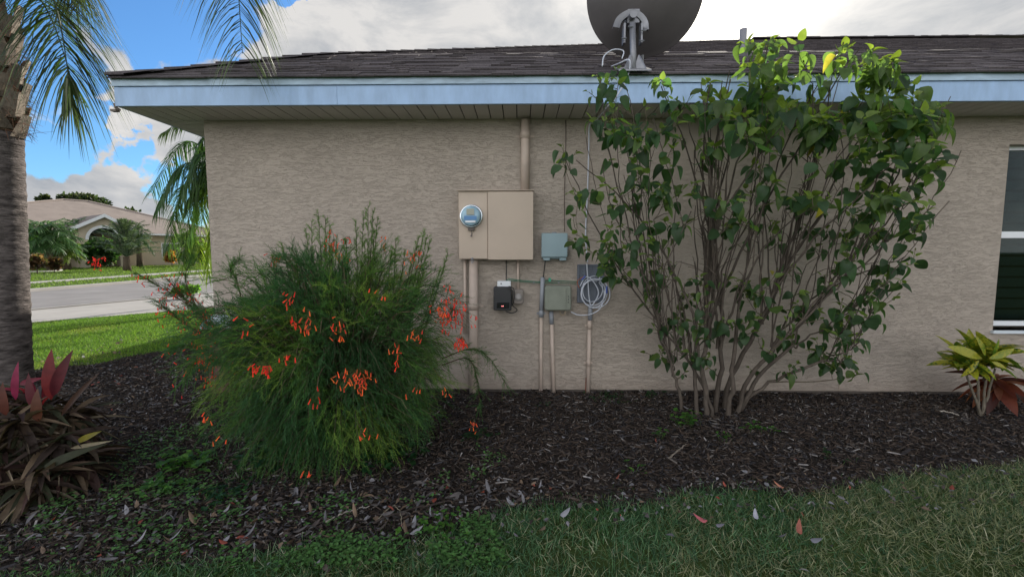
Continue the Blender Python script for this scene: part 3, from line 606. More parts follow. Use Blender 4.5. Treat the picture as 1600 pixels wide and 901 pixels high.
# coil
mb = MB(); pts = []
for k in range(5*28):
    an = k/28*2*math.pi; ring_ = int(k/28); rr = .110+.018*math.sin(ring_*2.1)+.006*math.sin(an*2+ring_); cx_ = 926+2.0*math.sin(ring_*1.9)+1.5*ring_*.4; cy_ = 456+3*math.cos(ring_*1.7)
    c_ = P(cx_, cy_, 4.12); pts.append(c_+np.array([rr*math.cos(an+1.2), -.004*ring_-.006*math.sin(an*3), rr*1.12*math.sin(an+1.2)]))
mb.tube(pts, .0046, 7)
mb.tube(spl([P(906, 447, 4.11), P(915, 433, 4.10), P(925, 437, 4.10), P(935, 455, 4.10), P(930, 470, 4.10), P(922, 474, 4.11), P(918, 430, 4.11), P(917, 412, 4.13)], 60), .0052, 7)
mb.tube(spl([P(946, 450, 4.11), P(940, 478, 4.11), P(925, 490, 4.12), P(905, 492, 4.13), P(892, 487, 4.14)], 30), .0052, 7)
coil = empty('cable_coil', 'coil of white cable hanging on the slate board', 'cable coil'); part(mb, 'cable', WIREW, coil, True)
for qa, qb in ((P(948, 447, 4.10), P(948, 458, 4.10)), (P(909, 437, 4.10), P(915, 431, 4.10))): mb = MB(); mb.tube([qa, qb], .009, 8); part(mb, 'cable_tie', mat('blue_tape', (.06, .10, .35), .5), coil)
mb = MB(); mb.tube(spl([P(905, 450, 4.13), P(902, 440, 4.12), P(908, 434, 4.11), P(913, 432, 4.11)], 20), .0032, 6); mb.build('x', mat('orange_wire', (.45, .12, .04), .5), coil, True).name = 'orange_wire'
# wires and conduits
mb = MB(); mb.tube(spl([P(790, 440, 4.15), P(796, 436, 4.16), P(815, 438, 4.17), P(845, 440, 4.17), P(858, 438, 4.17), P(880, 439, 4.17), P(903, 440, 4.17)], 50), .0045, 6)
mb.tube(spl([P(795, 438, 4.16), P(830, 441, 4.175), P(870, 442, 4.17), P(900, 443, 4.17)], 30), .0035, 6)
gw = empty('ground_wire', 'green wire strung along the wall above the grey-green box', 'wire'); part(mb, 'wire', WIREG, gw, True)
mb = MB(); c_ = P(859, 437, 4.16); mb.box(tuple(c_-(.012, .01, .018)), tuple(c_+(.012, .01, .018))); part(mb, 'clamp', mat('green_clamp', (.05, .3, .2), .5), gw)
for x in (834, 873): mb = MB(); c_ = P(x, 441, 4.17); mb.box(tuple(c_-(.006, .015, .01)), tuple(c_+(.006, .02, .006))); part(mb, 'staple', STEEL, gw)
mb = MB(); mb.tube(spl([P(852, 406, 4.15), P(851, 415, 4.14), P(849, 433, 4.16)], 16), .005, 7); tag(mb.build('cord', WIREB, smooth=True), 'short black cord from the blue-grey box into the conduit below', 'cord')
pipe(848, 433, 493, .020, GREYPVC, 'grey conduit sleeve left of the grey-green box, open at the top', cuffs=(.95,), x2=845.5, Y=4.165)
pipe(845.5, 494, 626, .016, PIPEP, 'left of the three slim conduits running down to the mulch', x2=845, cuffs=(.9,))
pipe(861.5, 489, 628, .019, PIPEP, 'slanting middle conduit dropping from under the grey-green box', x2=865.5)
pipe(861.2, 486, 506, .021, GREYPVC, 'short grey collar where the middle conduit leaves the box', x2=861.8, Y=4.175)
pipe(922.5, 474, 500, .021, GREYPVC, 'short grey sleeve below the slate board and its cable coil', x2=922)
pipe(921.5, 499, 622, .019, PIPEP, 'right conduit with couplings running from the slate board to the mulch', x2=918.5, cuffs=(.08, .55))
pipe(916.5, 590, 628, .008, mat('copper_rust', (.22, .07, .04), .6), 'thin rusty rod at the foot of the right conduit', x2=915)
mb = MB(); mb.tube(spl([P(762, 622, 4.15), (P(775, 626, 4.12)), P(790, 628, 4.10), P(802, 629, 4.08)], 20), .005, 6); tag(mb.build('fallen_twig', mat('pale_twig', (.45, .42, .38), .8)), 'pale bare twig lying on the mulch against the wall', 'twig')

# ------------------------------------------------------------------ vegetation helpers
def sway(pts, amp):
    n = len(pts); w = np.cumsum(rng.normal(0, amp, (n, 3)), 0); w -= np.linspace(0, 1, n)[:, None]*w[-1]; return pts+w
def needles_on(mb, P0, D0, L0, n_per, ln, wd, col, ang=.55, tj=.15):
    """many sprigs: P0,D0 (k,3) origin/direction, L0 (k,) length; n_per needles each"""
    k = len(P0); s = np.tile(np.linspace(.04, 1, n_per), (k, 1)); D0 = unit(D0)
    droop = np.array([0, 0, -1.])
    pos = P0[:, None]+D0[:, None]*(s*L0[:, None])[..., None]+droop*(s**2*L0[:, None]*.22)[..., None]
    rd = rng.normal(0, 1, (k, n_per, 3)); rd -= D0[:, None]*(rd*D0[:, None]).sum(-1, keepdims=True); rd = unit(rd)
    D = unit(D0[:, None]+droop*(s*.4)[..., None]+rd*ang*rng.uniform(.5, 1.3, (k, n_per, 1)))
    D = D.reshape(-1, 3); T = pos.reshape(-1, 3); n = len(D)
    Ln = ln*rng.uniform(.6, 1.2, n)*(1-.35*s.ravel()); Mx = frames(D, unit(rng.normal(0, 1, (n, 3))))*np.stack([wd*np.ones(n), Ln, np.ones(n)], 1)[:, None, :]
    C = np.repeat(col, n_per, axis=0)*rng.uniform(.75, 1.25, (n, 1))
    mb.batch(*L_NEED, Mx, T, C)
    # sprig stems
    D2 = unit(D0+droop*.2); Mx = frames(D2, unit(rng.normal(0, 1, (k, 3))))*np.stack([np.full(k, wd*1.5), L0*.98, np.ones(k)], 1)[:, None, :]
    mb.batch(*L_NEED, Mx, P0, col*.8)

# ------------------------------------------------------------------ firecracker bush
fb = empty('firecracker_bush', 'wide feathery green bush with hanging red tubular flowers at the wall', 'flowering bush')
BC = np.array([P(530, 600, 3.0)[0], 3.0, .62]); BR = np.array([.82, .72, .76])
base0 = np.array([BC[0], 3.05, .02])
bs = MB(); fo = MB(); SP, SD, SL, SC = [], [], [], []
gcols = np.array([(.040, .115, .040), (.06, .15, .04), (.10, .20, .04), (.18, .28, .05), (.03, .08, .03)])
for i in range(1000):
    # direction of exit on the dome
    az = random.uniform(0, 2*math.pi)
    u = random.uniform(-.75, 1.0); el = math.asin(max(-1, min(1, u)))
    d = np.array([math.cos(az)*math.cos(el), math.sin(az)*math.cos(el), math.sin(el)])
    if d[1] > .55 and random.random() < .6: d[1] *= -1
    rr = random.uniform(.72, 1.05) if random.random() < .85 else random.uniform(.4, .8)
    if math.sin(az*3+1)*math.cos(el*4) > .3: rr *= .93
    d = d/(np.abs(d)**2.8).sum()**(1/2.8); E = BC+d*BR*rr; E[:2] = BC[:2]+(E[:2]-BC[:2])*np.array([.78+.28*min(1, max(0, E[2])/.85), .92+.10*min(1, max(0, E[2])/.85)]); E[2] = max(E[2], .05)
    ctl = base0*.35+E*.65; ctl[2] = max(E[2], .25)+.12+.26*max(0, 1-abs(d[2]))*random.uniform(.4, 1.2)
    b_ = base0+np.array([random.uniform(-.12, .12), random.uniform(-.1, .1), 0])
    pts = sway(bez(b_, ctl, E, 10), .012); bs.tube(pts, np.linspace(.005, .0014, 10), 4, (.06, .06, .035) if random.random() < .8 else (.16, .12, .08), cap=False)
    ns = random.randint(9, 13); pn = math.sin(E[0]*6.3+1)*math.cos(E[2]*7.1+E[0]*2)+random.gauss(0, .35); col = gcols[0 if pn < -.1 else 1 if pn < .35 else 2 if pn < .85 else 3]*random.uniform(.75, 1.2)
    for s in np.linspace(.5, 1, ns):
        j = s*9; a_ = int(min(8, j)); q = pts[a_]+(pts[a_+1]-pts[a_])*(j-a_); tg = unit(pts[a_+1]-pts[a_])
        out_ = unit(q-BC); dr = unit(tg*.7+out_*.35+rng.normal(0, .55, 3)+np.array([0, 0, -.15 if E[2] < .8 else .45])); SP.append(q); SD.append(dr); SL.append(random.uniform(.07, .17)); SC.append(col*random.uniform(.85, 1.15))
# upright plumes on top (pixel x, pixel y of the tip)
for (px, py, Y) in [(497, 332, 3.0), (515, 350, 3.1), (478, 360, 3.05), (575, 322, 3.0), (590, 340, 3.1), (556, 345, 3.1), (662, 362, 3.05), (672, 378, 3.1), (650, 385, 3.0), (618, 372, 3.0), (540, 372, 2.9), (440, 378, 3.0), (425, 400, 3.0),
                    (460, 395, 2.9), (700, 395, 3.1), (612, 395, 2.95), (633, 392, 3.15), (408, 425, 2.9), (585, 360, 2.9), (507, 372, 2.95), (688, 420, 3.0), (665, 410, 2.9), (520, 385, 3.0), (570, 375, 3.0), (455, 415, 3.1), (385, 470, 2.95), (487, 345, 3.05), (508, 338, 3.0), (568, 335, 3.05), (583, 330, 3.0), (655, 368, 3.0), (668, 366, 3.05)]:
    tip = P(px, py, Y); b_ = base0+(random.uniform(-.1, .1), random.uniform(-.1, .1), .0); b_[0] += (tip[0]-b_[0])*.45
    ctl = (b_+tip)/2+(random.uniform(-.05, .05), 0, 0); pts = bez(b_, ctl, tip, 12); bs.tube(pts, np.linspace(.006, .0014, 12), 4, (.06, .06, .035), cap=False)
    col = gcols[2]*random.uniform(.8, 1.2)
    for s in np.linspace(.45, .99, 44):
        j = s*11; a_ = int(min(10, j)); q = pts[a_]+(pts[a_+1]-pts[a_])*(j-a_); tg = unit(pts[a_+1]-pts[a_])
        SP.append(q); SD.append(unit(tg+rng.normal(0, .35, 3))); SL.append(random.uniform(.06, .16)*(1.25-s)+.015); SC.append(col)
# long arching sprays: left ones carry flowers, right ones are bare wisps
sprays = [([(400, 560), (345, 520), (285, 470), (215, 427)], 3.0, 2.75), ([(390, 570), (330, 530), (280, 500), (245, 470)], 3.0, 2.8), ([(380, 560), (340, 520), (300, 480), (262, 436)], 3.0, 2.85),
          ([(390, 590), (340, 560), (300, 540), (268, 545)], 3.0, 2.8), ([(400, 600), (350, 570), (310, 560), (285, 600)], 3.0, 2.75), ([(360, 560), (320, 500), (290, 440), (300, 400)], 3.05, 2.95),
          ([(690, 560), (735, 545), (765, 560), (795, 608)], 3.2, 3.5), ([(690, 570), (730, 560), (745, 590), (750, 640)], 3.2, 3.3), ([(380, 480), (370, 440), (360, 420), (375, 405)], 3.05, 3.0)]
spray_pts = []
for px, Ya, Yb in sprays:
    pts = spl([P(x, y, Ya+(Yb-Ya)*i/3) for i, (x, y) in enumerate(px)], 24); spray_pts.append(pts); bs.tube(pts, np.linspace(.005, .0013, len(pts)), 5, (.09, .06, .035), cap=False)
    for k in range(5, len(pts)-1):
        for r_ in range(3):
            tg = unit(pts[k+1]-pts[k]); SP.append(pts[k]); SD.append(unit(tg+rng.normal(0, .5, 3))); SL.append(random.uniform(.05, .13)); SC.append(gcols[1]*random.uniform(.8, 1.2))
SP, SD, SL, SC = map(np.array, (SP, SD, SL, SC))
needles_on(fo, SP, SD, SL, 24, .034, .0019, SC, ang=.75)
part(bs, 'stems', BARK, fb); part(fo, 'foliage', NEEDLE, fb)
# flowers
ft = np.array([(.5*math.cos(a)*r_, y, .5*math.sin(a)*r_) for y, r_ in ((0, .45), (.25, .7), (.8, 1.0), (1., 1.45)) for a in np.arange(5)*2*math.pi/5])
ff = [np.array([(j*5+i, j*5+(i+1) % 5, (j+1)*5+(i+1) % 5, (j+1)*5+i) for j in range(3) for i in range(5)])]
def dome_Y(px, py):
    r = ray(px, py); o = np.array([0, 0, CZ]); a = r/BR; b = (o-BC)/BR; A = a@a; B = 2*a@b; C_ = b@b-1.5; disc = B*B-4*A*C_
    return (o+r*((-B-math.sqrt(disc))/(2*A)))[1] if disc > 0 else None
clusters = [  # px, py, spread x, spread y, count, tint, force Y
 (706, 490, 30, 32, 90, 0, 2.70), (720, 535, 10, 9, 34, 0, 2.70), (690, 480, 10, 10, 18, 1, None), (548, 588, 30, 13, 40, 1, None), (565, 600, 12, 12, 14, 1, None), (410, 574, 17, 12, 26, 0, None), (448, 556, 12, 8, 8, 0, None),
 (480, 505, 18, 22, 18, 1, None), (528, 512, 16, 18, 16, 1, None), (450, 465, 10, 16, 9, 0, None), (520, 375, 12, 22, 22, 0, 3.0), (535, 400, 14, 10, 8, 1, 2.95), (426, 405, 10, 10, 16, 0, 3.0), (545, 372, 9, 9, 8, 0, 3.05), (640, 400, 12, 18, 10, 1, 3.0), (655, 400, 8, 14, 9, 0, 3.0),
 (618, 545, 8, 12, 7, 1, None), (650, 525, 16, 14, 9, 1, None), (620, 565, 6, 10, 5, 0, None), (700, 455, 12, 12, 8, 0, None), (590, 460, 14, 10, 5, 1, None), (320, 560, 22, 14, 30, 0, 2.8), (330, 592, 12, 10, 12, 0, 2.8), (572, 670, 18, 12, 6, 1, None), (740, 665, 12, 8, 8, 1, 2.9),
 (325, 650, 12, 18, 6, 1, None), (480, 735, 18, 10, 5, 1, None), (500, 620, 14, 16, 6, 0, None), (380, 500, 16, 20, 6, 0, None), (345, 690, 14, 10, 3, 1, None), (640, 610, 14, 12, 4, 1, None), (695, 610, 12, 12, 4, 1, None), (458, 500, 10, 12, 5, 0, None), (600, 380, 10, 14, 6, 1, 3.0)]
pinks = (np.array([.88, .05, .035]), np.array([.88, .13, .05]))
def flowers_at(pos, tint, ln=.026, out=None):
    n = len(pos); D = unit(np.stack([rng.normal(0, .45, n), rng.normal(-.15, .4, n), -np.abs(rng.normal(1, .4, n))], 1)); l_ = ln*rng.uniform(.75, 1.2, n)
    Mx = frames(D, unit(rng.normal(0, 1, (n, 3))))*np.stack([np.full(n, .0058), l_, np.full(n, .0058)], 1)[:, None, :]
    C = np.tile(pinks[tint], (n, 1))*rng.uniform(.75, 1.15, (n, 1)); C[:, 1] *= rng.uniform(.6, 1.8, n); mb = MB(); mb.batch(ft, ff, Mx, pos, np.clip(C, 0, 1))
    hubp = pos.mean(0)+(0, .035, .02)
    for q in pos: mb.tube([q, (q+hubp)/2+(0, .01, .012), hubp], .0008, 3, (.08, .10, .03), cap=False)
    return mb
for px, py, sx, sy, n, tint, Yf in clusters:
    pos = []
    for k in range(n):
        x = px+random.gauss(0, sx*.5); y = py+random.gauss(0, sy*.5); Y = Yf or dome_Y(x, y) or 2.95; pos.append(P(x, y, Y+random.uniform(-.05, .05)))
    flowers_at(np.array(pos), tint).build('flower_cluster', FLOWER, fb)
for si, cnt in ((0, 46), (1, 40), (2, 46), (3, 22), (4, 16)):
    pts = spray_pts[si]; k = rng.integers(len(pts)//3, len(pts), cnt); pos = pts[k]+rng.normal(0, .055, (cnt, 3))*np.array([1, .6, .8])
    m_ = flowers_at(pos, 0, .022)
    for q, kk in zip(pos, k): m_.tube([q, (q+pts[max(0, kk-3)])/2+(0, 0, .01), pts[max(0, kk-4)]], .0009, 3, (.12, .05, .03), cap=False)
    m_.build('flower_cluster', FLOWER, fb)
pos = np.array([P(152+random.gauss(0, 7), 408+random.gauss(0, 5), 2.62) for _ in range(22)]); m_ = flowers_at(pos, 0, .017)
m_.tube(spl([spray_pts[0][-1], P(192, 418, 2.7), P(165, 405, 2.64), P(150, 405, 2.62)], 12), .0014, 4, (.08, .05, .03), cap=False); m_.build('flower_cluster', FLOWER, fb)
# ------------------------------------------------------------------ hibiscus-like shrub
hs = empty('tall_leafy_shrub', 'tall many-stemmed shrub with heart-shaped leaves reaching over the eave', 'shrub')
br_ = MB(); nodes = []; rads = []
def add_branch(pts, r0, r1, n=6, col=(.09, .074, .062)):
    br_.tube(pts, np.linspace(r0, r1, len(pts)), n, np.array(col)*random.uniform(.75, 1.3), cap=False)
    for q, r_ in zip(pts, np.linspace(r0, r1, len(pts))): nodes.append(q); rads.append(r_)
tips = [(900, 250, 3.55), (938, 125, 3.35), (985, 290, 3.5), (1033, 135, 3.3), (1075, 190, 3.4), (1110, 130, 3.3), (1140, 110, 3.2), (1165, 160, 3.55), (1200, 70, 3.2), (1235, 110, 3.45), (1270, 130, 3.2), (1300, 120, 3.5), (1345, 75, 3.2), (1375, 110, 3.45),
        (1410, 110, 3.2), (1440, 160, 3.4), (1470, 200, 3.5), (1460, 320, 3.5), (1415, 400, 3.5), (1300, 90, 3.55), (1390, 440, 3.6), (1330, 560, 3.55), (1360, 500, 3.5), (1040, 430, 3.6), (1050, 560, 3.6), (950, 390, 3.6), (1000, 180, 3.55), (1220, 200, 3.0), (1120, 250, 3.05), (1330, 220, 3.0), (1080, 330, 3.1), (1180, 320, 3.0), (1260, 330, 3.05), (1400, 250, 3.1), (880, 240, 3.6)]
BK = (.085, .070, .058)
limbs = []
for bx_, ex, ez_, r_ in ((1068, 1046, .55, .017), (1082, 1075, .75, .020), (1098, 1098, .8, .026), (1112, 1120, .95, .024), (1124, 1150, .9, .022), (1136, 1190, .8, .024), (1146, 1222, .72, .022), (1152, 1252, .60, .020), (1158, 1285, .5, .017), (1106, 1060, .6, .016)):
    b_ = P(bx_, 642, 3.7); b_ = np.array([b_[0], 3.66+random.uniform(-.13, .12), -.01]); e_ = P(ex, 500, 3.62); e_[2] = ez_*1.0; e_[1] = 3.62+random.uniform(-.1, .12)
    pts = sway(bez(b_, np.array([b_[0]*.8+e_[0]*.2, b_[1], ez_*.5]), e_, 12), .012); add_branch(pts, r_*.95, r_*.6, 8, BK); limbs.append((pts, r_*.62))
for px, py, Y in tips:
    tip = P(px, py, Y); best = None
    for pts_l, r_ in limbs:
        for kk in (7, 9, 11):
            q = pts_l[kk]; tgd = unit(tip-q); td = unit(pts_l[kk]-pts_l[kk-2]); sc_ = float(tgd@td)-.12*abs((11-kk))*random.random()+random.gauss(0, .035)
            if best is None or sc_ > best[0]: best = (sc_, q, td, r_)
    _, q, td, r_ = best; Ld = np.linalg.norm(tip-q); ctl = q+td*Ld*.5
    pts = sway(bez(q, ctl, tip, 16), .012); add_branch(pts, r_*random.uniform(.55, .8), .0035, 7, BK)
nmain = len(nodes)
# thin near-vertical shoots in the bare middle
for i in range(150):
    k = random.randrange(nmain); q = nodes[k]
    if not (.35 < q[2] < 1.7): continue
    tz = q[2]+random.uniform(.4, 1.3); 
    if tz > 2.75: continue
    dx = (q[0]-1.75)*random.uniform(.1, .55); tip = np.array([q[0]+dx*.8+random.gauss(0, .06), min(3.95, max(3.15, q[1]+random.gauss(-.05, .18))), tz])
    if tip[0] > 3.6: continue
    if tip[2] > 2.4: tip[1] = min(tip[1], 3.55)
    add_branch(sway(bez(q, q*.5+tip*.5+(random.gauss(0, .04), 0, .05), tip, 10), .008), rads[k]*.7, .0028, 5)
# dead side twigs
for i in range(260):
    k = random.randrange(len(nodes)); q = nodes[k]
    if not (.5 < q[2] < 2.1): continue
    dn = unit(np.array([random.gauss(0, 1), random.gauss(0, .6), random.uniform(.2, 1.4)])); l_ = random.uniform(.06, .20); e = q+dn*l_
    if e[1] > 4.1: continue
    br_.tube(sway(bez(q, q+dn*l_*.5+(0, 0, .02), e, 5), .004), np.linspace(.0035, .0015, 5), 4, (.11, .09, .075), cap=False)
# leaf clusters wanted in these picture regions (x0,y0,x1,y1, count, size px, tone 0 dark .. 1 lit, sunlight put into the leaf colour)
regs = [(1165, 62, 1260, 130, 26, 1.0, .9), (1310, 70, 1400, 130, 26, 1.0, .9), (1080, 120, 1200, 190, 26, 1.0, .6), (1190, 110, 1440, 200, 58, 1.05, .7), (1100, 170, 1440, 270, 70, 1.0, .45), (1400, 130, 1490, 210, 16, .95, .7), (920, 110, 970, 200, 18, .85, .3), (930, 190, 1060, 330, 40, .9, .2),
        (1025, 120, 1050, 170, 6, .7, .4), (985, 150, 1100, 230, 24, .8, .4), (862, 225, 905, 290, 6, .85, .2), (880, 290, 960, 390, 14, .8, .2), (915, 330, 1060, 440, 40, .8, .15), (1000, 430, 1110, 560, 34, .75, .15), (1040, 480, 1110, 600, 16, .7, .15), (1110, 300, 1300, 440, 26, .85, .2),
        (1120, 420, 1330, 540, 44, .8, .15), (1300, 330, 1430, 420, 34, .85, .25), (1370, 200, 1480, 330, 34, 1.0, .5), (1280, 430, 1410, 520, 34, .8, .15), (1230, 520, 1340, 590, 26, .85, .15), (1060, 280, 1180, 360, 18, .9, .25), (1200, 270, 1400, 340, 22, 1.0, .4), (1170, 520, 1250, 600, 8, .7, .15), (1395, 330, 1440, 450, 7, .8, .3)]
lf = MB(); bud = MB(); LP, LD, LU, LS, LC = [], [], [], [], []
nodes_a = np.array(nodes); rads_a = np.array(rads)
att = []
for x0, y0, x1, y1, n, sz, tone in regs:
    for _ in range(int(n*(.60 if tone > .35 else .74))):
        x, y = random.uniform(x0, x1), random.uniform(y0, y1)
        Y = random.uniform(2.95, 3.62) if y < 330 else random.uniform(3.05, 3.95)
        if y > 420: Y = random.uniform(3.3, 3.95)
        att.append((P(x, y, Y), sz, tone))
att.sort(key=lambda a: a[0][2])
newn, newr = list(nodes), list(rads)
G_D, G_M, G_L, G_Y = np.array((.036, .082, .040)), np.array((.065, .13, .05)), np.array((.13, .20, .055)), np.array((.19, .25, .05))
for q, sz, tone in att:
    na = np.array(newn); dlt = q-na; dist = np.linalg.norm(dlt*np.array([1, .8, 1]), axis=1)+np.where(dlt[:, 2] < .03, 2, 0)
    k = int(dist.argmin()); s = na[k]; d_ = q-s; Ld = np.linalg.norm(d_)
    if Ld > .9: continue
    ctl = s+d_*.5+np.array([d_[0]*.1, 0, -.04*Ld]); n_ = 7; pts = sway(bez(s, ctl, q, n_), .003); br_.tube(pts, np.linspace(min(newr[k]*.7, .006), .0022, n_), 5, (.12, .10, .07), cap=False)
    for j in range(2, n_): newn.append(pts[j]); newr.append(.003)
    tg = unit(pts[-1]-pts[-3]); nl = random.randint(5, 8) if tone > .35 else random.randint(3, 6); ph = random.uniform(0, 6.28)
    for j in range(nl):
        f = j/nl; pos = pts[-1]-tg*(Ld*.0+.14*f) if Ld > .15 else pts[-1]-tg*.06*f
        ph += 2.4; side = np.array([math.cos(ph), math.sin(ph)*.9, 0])
        young = (f < .3)
        pet = unit(side+tg*(.9 if young else .2)+np.array([0, 0, .25])); pl = sz*(.02 if young else random.uniform(.035, .06)); lp = pos+pet*pl
        br_.tube([pos, lp], .0012, 3, (.10, .16, .05), cap=False)
        dr = unit(side*.8+tg*(.7 if young else 0)+np.array([0, random.gauss(-.1, .2), .25 if young else -random.uniform(.25, 1.3)]))
        L_ = sz*(random.uniform(.055, .08) if young else random.uniform(.088, .135))
        L_ *= random.choice((.55, .75, .9, 1, 1, 1.1))
        LP.append(lp); LD.append(dr); LU.append(unit(np.array([0, -.35, 1.])+rng.normal(0, .35, 3))); LS.append(L_)
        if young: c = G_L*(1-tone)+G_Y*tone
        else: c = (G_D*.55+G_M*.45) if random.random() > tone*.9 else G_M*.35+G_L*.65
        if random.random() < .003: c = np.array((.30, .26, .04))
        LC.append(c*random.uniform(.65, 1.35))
    if random.random() < .22 and tone > .1:
        e = pts[-1]+tg*.035+np.array([0, 0, .015]); bud.tube([pts[-1], e, e+tg*.012, e+tg*.024], [.0015, .0022, .006, .001], 6, (.12, .13, .05))
LP, LD, LU, LS, LC = map(np.array, (LP, LD, LU, LS, LC))
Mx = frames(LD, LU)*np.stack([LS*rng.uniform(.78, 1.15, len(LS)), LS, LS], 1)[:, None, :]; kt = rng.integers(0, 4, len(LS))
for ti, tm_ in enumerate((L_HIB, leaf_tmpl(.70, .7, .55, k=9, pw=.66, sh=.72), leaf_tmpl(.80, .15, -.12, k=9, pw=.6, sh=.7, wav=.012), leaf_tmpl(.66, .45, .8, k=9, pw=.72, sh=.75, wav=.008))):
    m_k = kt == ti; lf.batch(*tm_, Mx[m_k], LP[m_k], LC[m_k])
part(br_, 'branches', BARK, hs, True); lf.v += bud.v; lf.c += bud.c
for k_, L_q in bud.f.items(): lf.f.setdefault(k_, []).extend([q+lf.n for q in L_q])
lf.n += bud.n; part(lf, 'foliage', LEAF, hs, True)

# ------------------------------------------------------------------ cordyline, lower left
cd = empty('cordyline', 'dark maroon and bronze cordyline with crimson young leaves in the lower left corner', 'plant')
def rosette(mb, c, n, L, wsc, cols, el0, el1, tm=L_LANCE, rnd=.2, yb=0, droopz=0):
    az = rng.uniform(0, 6.28, n); el = rng.uniform(el0, el1, n)
    D = unit(np.stack([np.cos(az)*np.cos(el), np.sin(az)*np.cos(el)+yb, np.sin(el)], 1)); l_ = L*rng.uniform(1-rnd*2, 1+rnd, n)
    Mx = frames(D, unit(rng.normal(0, .3, (n, 3))+[0, 0, 1]))*np.stack([l_*wsc*rng.uniform(.7, 1.2, n), l_, l_], 1)[:, None, :]
    T = np.asarray(c)+rng.normal(0, .02, (n, 3)); C = np.array(cols)[rng.choice(len(cols), n)]*rng.uniform(.7, 1.25, (n, 1)); mb.batch(*tm, Mx, T, C)
mst, my, mo, md = MB(), MB(), MB(), MB()
stems = [(60, 640, 2.55, 1), (30, 660, 2.4, 0), (95, 690, 2.45, 0), (-40, 640, 2.5, 1), (10, 720, 2.35, 0), (75, 740, 2.3, 0), (110, 650, 2.6, 0), (-20, 700, 2.3, 0), (40, 620, 2.65, 1), (125, 720, 2.45, 0), (50, 770, 2.25, 0), (100, 770, 2.4, 0)]
for px, py, Y, yg in stems:
    c = P(px, py, Y); c[2] = max(c[2], .12); mst.tube(bez(np.array([c[0]*.92-.15, c[1]+.05, 0]), np.array([c[0], c[1], c[2]*.5]), c, 6), [.016]*6, 7, (.09, .06, .045))
    rosette(mo, c, 34, .23, .8, [(.045, .030, .024), (.07, .045, .03), (.04, .045, .024), (.05, .026, .022), (.12, .085, .055)], -.5, .9)
    rosette(mo, c-(0, 0, .06), 20, .22, .9, [(.05, .055, .028), (.035, .045, .022), (.09, .06, .04), (.13, .10, .07)], -1.1, .1)
    rosette(md, c-(0, 0, .08), 34, .23, .35, [(.16, .125, .09), (.27, .22, .16), (.09, .07, .05)], -1.2, .3)
    if yg: rosette(my, c+(0, 0, .02), 3, .20, .8, [(.20, .02, .05), (.28, .03, .09), (.16, .015, .03)], .9, 1.45)
# the two tall crimson leaves and the bright pink one
def one_leaf(mb, px, py, Y, tx, ty, w, col, tm=L_LANCE):
    a = P(px, py, Y); b = P(tx, ty, Y-.02); d_ = b-a; L_ = np.linalg.norm(d_); w *= .62; Mx = frames(np.array([d_]), np.array([[.2, -1, .3]]))*np.array([[L_*w, L_, L_*.35]])[:, None, :]; mb.batch(*tm, Mx, np.array([a]), np.array([col]))
for a_ in [(80, 625, 2.5, 68, 548, 1.9, (.19, .02, .028)), (82, 620, 2.5, 100, 550, 1.7, (.11, .013, .025)), (25, 625, 2.5, 18, 568, 1.4, (.27, .022, .09)), (30, 600, 2.5, 60, 590, 1.6, (.2, .015, .05)), (55, 640, 2.45, 35, 585, 1.7, (.12, .016, .03)),
           (95, 650, 2.45, 140, 585, .7, (.07, .035, .03)), (60, 660, 2.4, 50, 610, 2.2, (.16, .06, .04)), (10, 650, 2.4, -5, 600, 2.0, (.14, .04, .03)), (110, 700, 2.4, 165, 690, .7, (.35, .30, .22)), (120, 690, 2.4, 150, 675, 1.6, (.30, .26, .05))]:
    one_leaf(my, *a_)
part(mst, 'stems', BARK, cd); part(my, 'young_leaves', LEAF, cd, True, 'crimson and pink young leaves'); part(mo, 'foliage', LEAFD, cd, True); part(md, 'dead_leaves', LEAFD, cd, True, 'dry hanging tan leaves')

# ------------------------------------------------------------------ croton
def croton_mat():
    m = mat('croton_leaf', attr=True, rough=.35, trans=.3); t = m.node_tree
    pb = [n for n in t.nodes if n.type == 'BSDF_PRINCIPLED'][0]; at = [n for n in t.nodes if n.type == 'ATTRIBUTE'][0]; co = [n for n in t.nodes if n.type == 'TEX_COORD'][0]
    n = N(t, 'ShaderNodeTexVoronoi', i_Scale=55); t.links.new(co.outputs['Object'], n.inputs['Vector']); n2 = N(t, 'ShaderNodeTexNoise', i_Scale=9, i_Detail=3); t.links.new(co.outputs['Object'], n2.inputs['Vector'])
    f = M_(t, 'MULTIPLY', M_(t, 'SUBTRACT', M_(t, 'ADD', n.outputs['Distance'], n2.outputs['Fac']), .90), 5, clamp=True)
    mx = N(t, 'ShaderNodeMix', data_type='RGBA'); t.links.new(f, mx.inputs['Factor']); t.links.new(at.outputs['Color'], mx.inputs['A']); mx.inputs['B'].default_value = (.36, .34, .03, 1); t.links.new(mx.outputs['Result'], pb.inputs['Base Color'])
    return m
CROT = croton_mat()
cr_ = empty('croton', 'yellow and green variegated croton against the wall under the window', 'plant')
b0 = G(1532, 652); b0[1] = min(b0[1], 3.75); c0 = P(1536, 565, 3.65); mb = MB()
for k, (tx, ty) in enumerate(((1525, 570), (1540, 560), (1555, 575), (1505, 575))):
    e = P(tx, ty, 3.65+random.uniform(-.08, .08)); mb.tube(sway(bez(b0+(random.uniform(-.03, .03), 0, 0), (b0+e)/2+(random.uniform(-.04, .04), 0, 0), e, 8), .004), np.linspace(.011, .007, 8), 7, (.16, .14, .11))
part(mb, 'stems', BARK, cr_)
mb = MB()
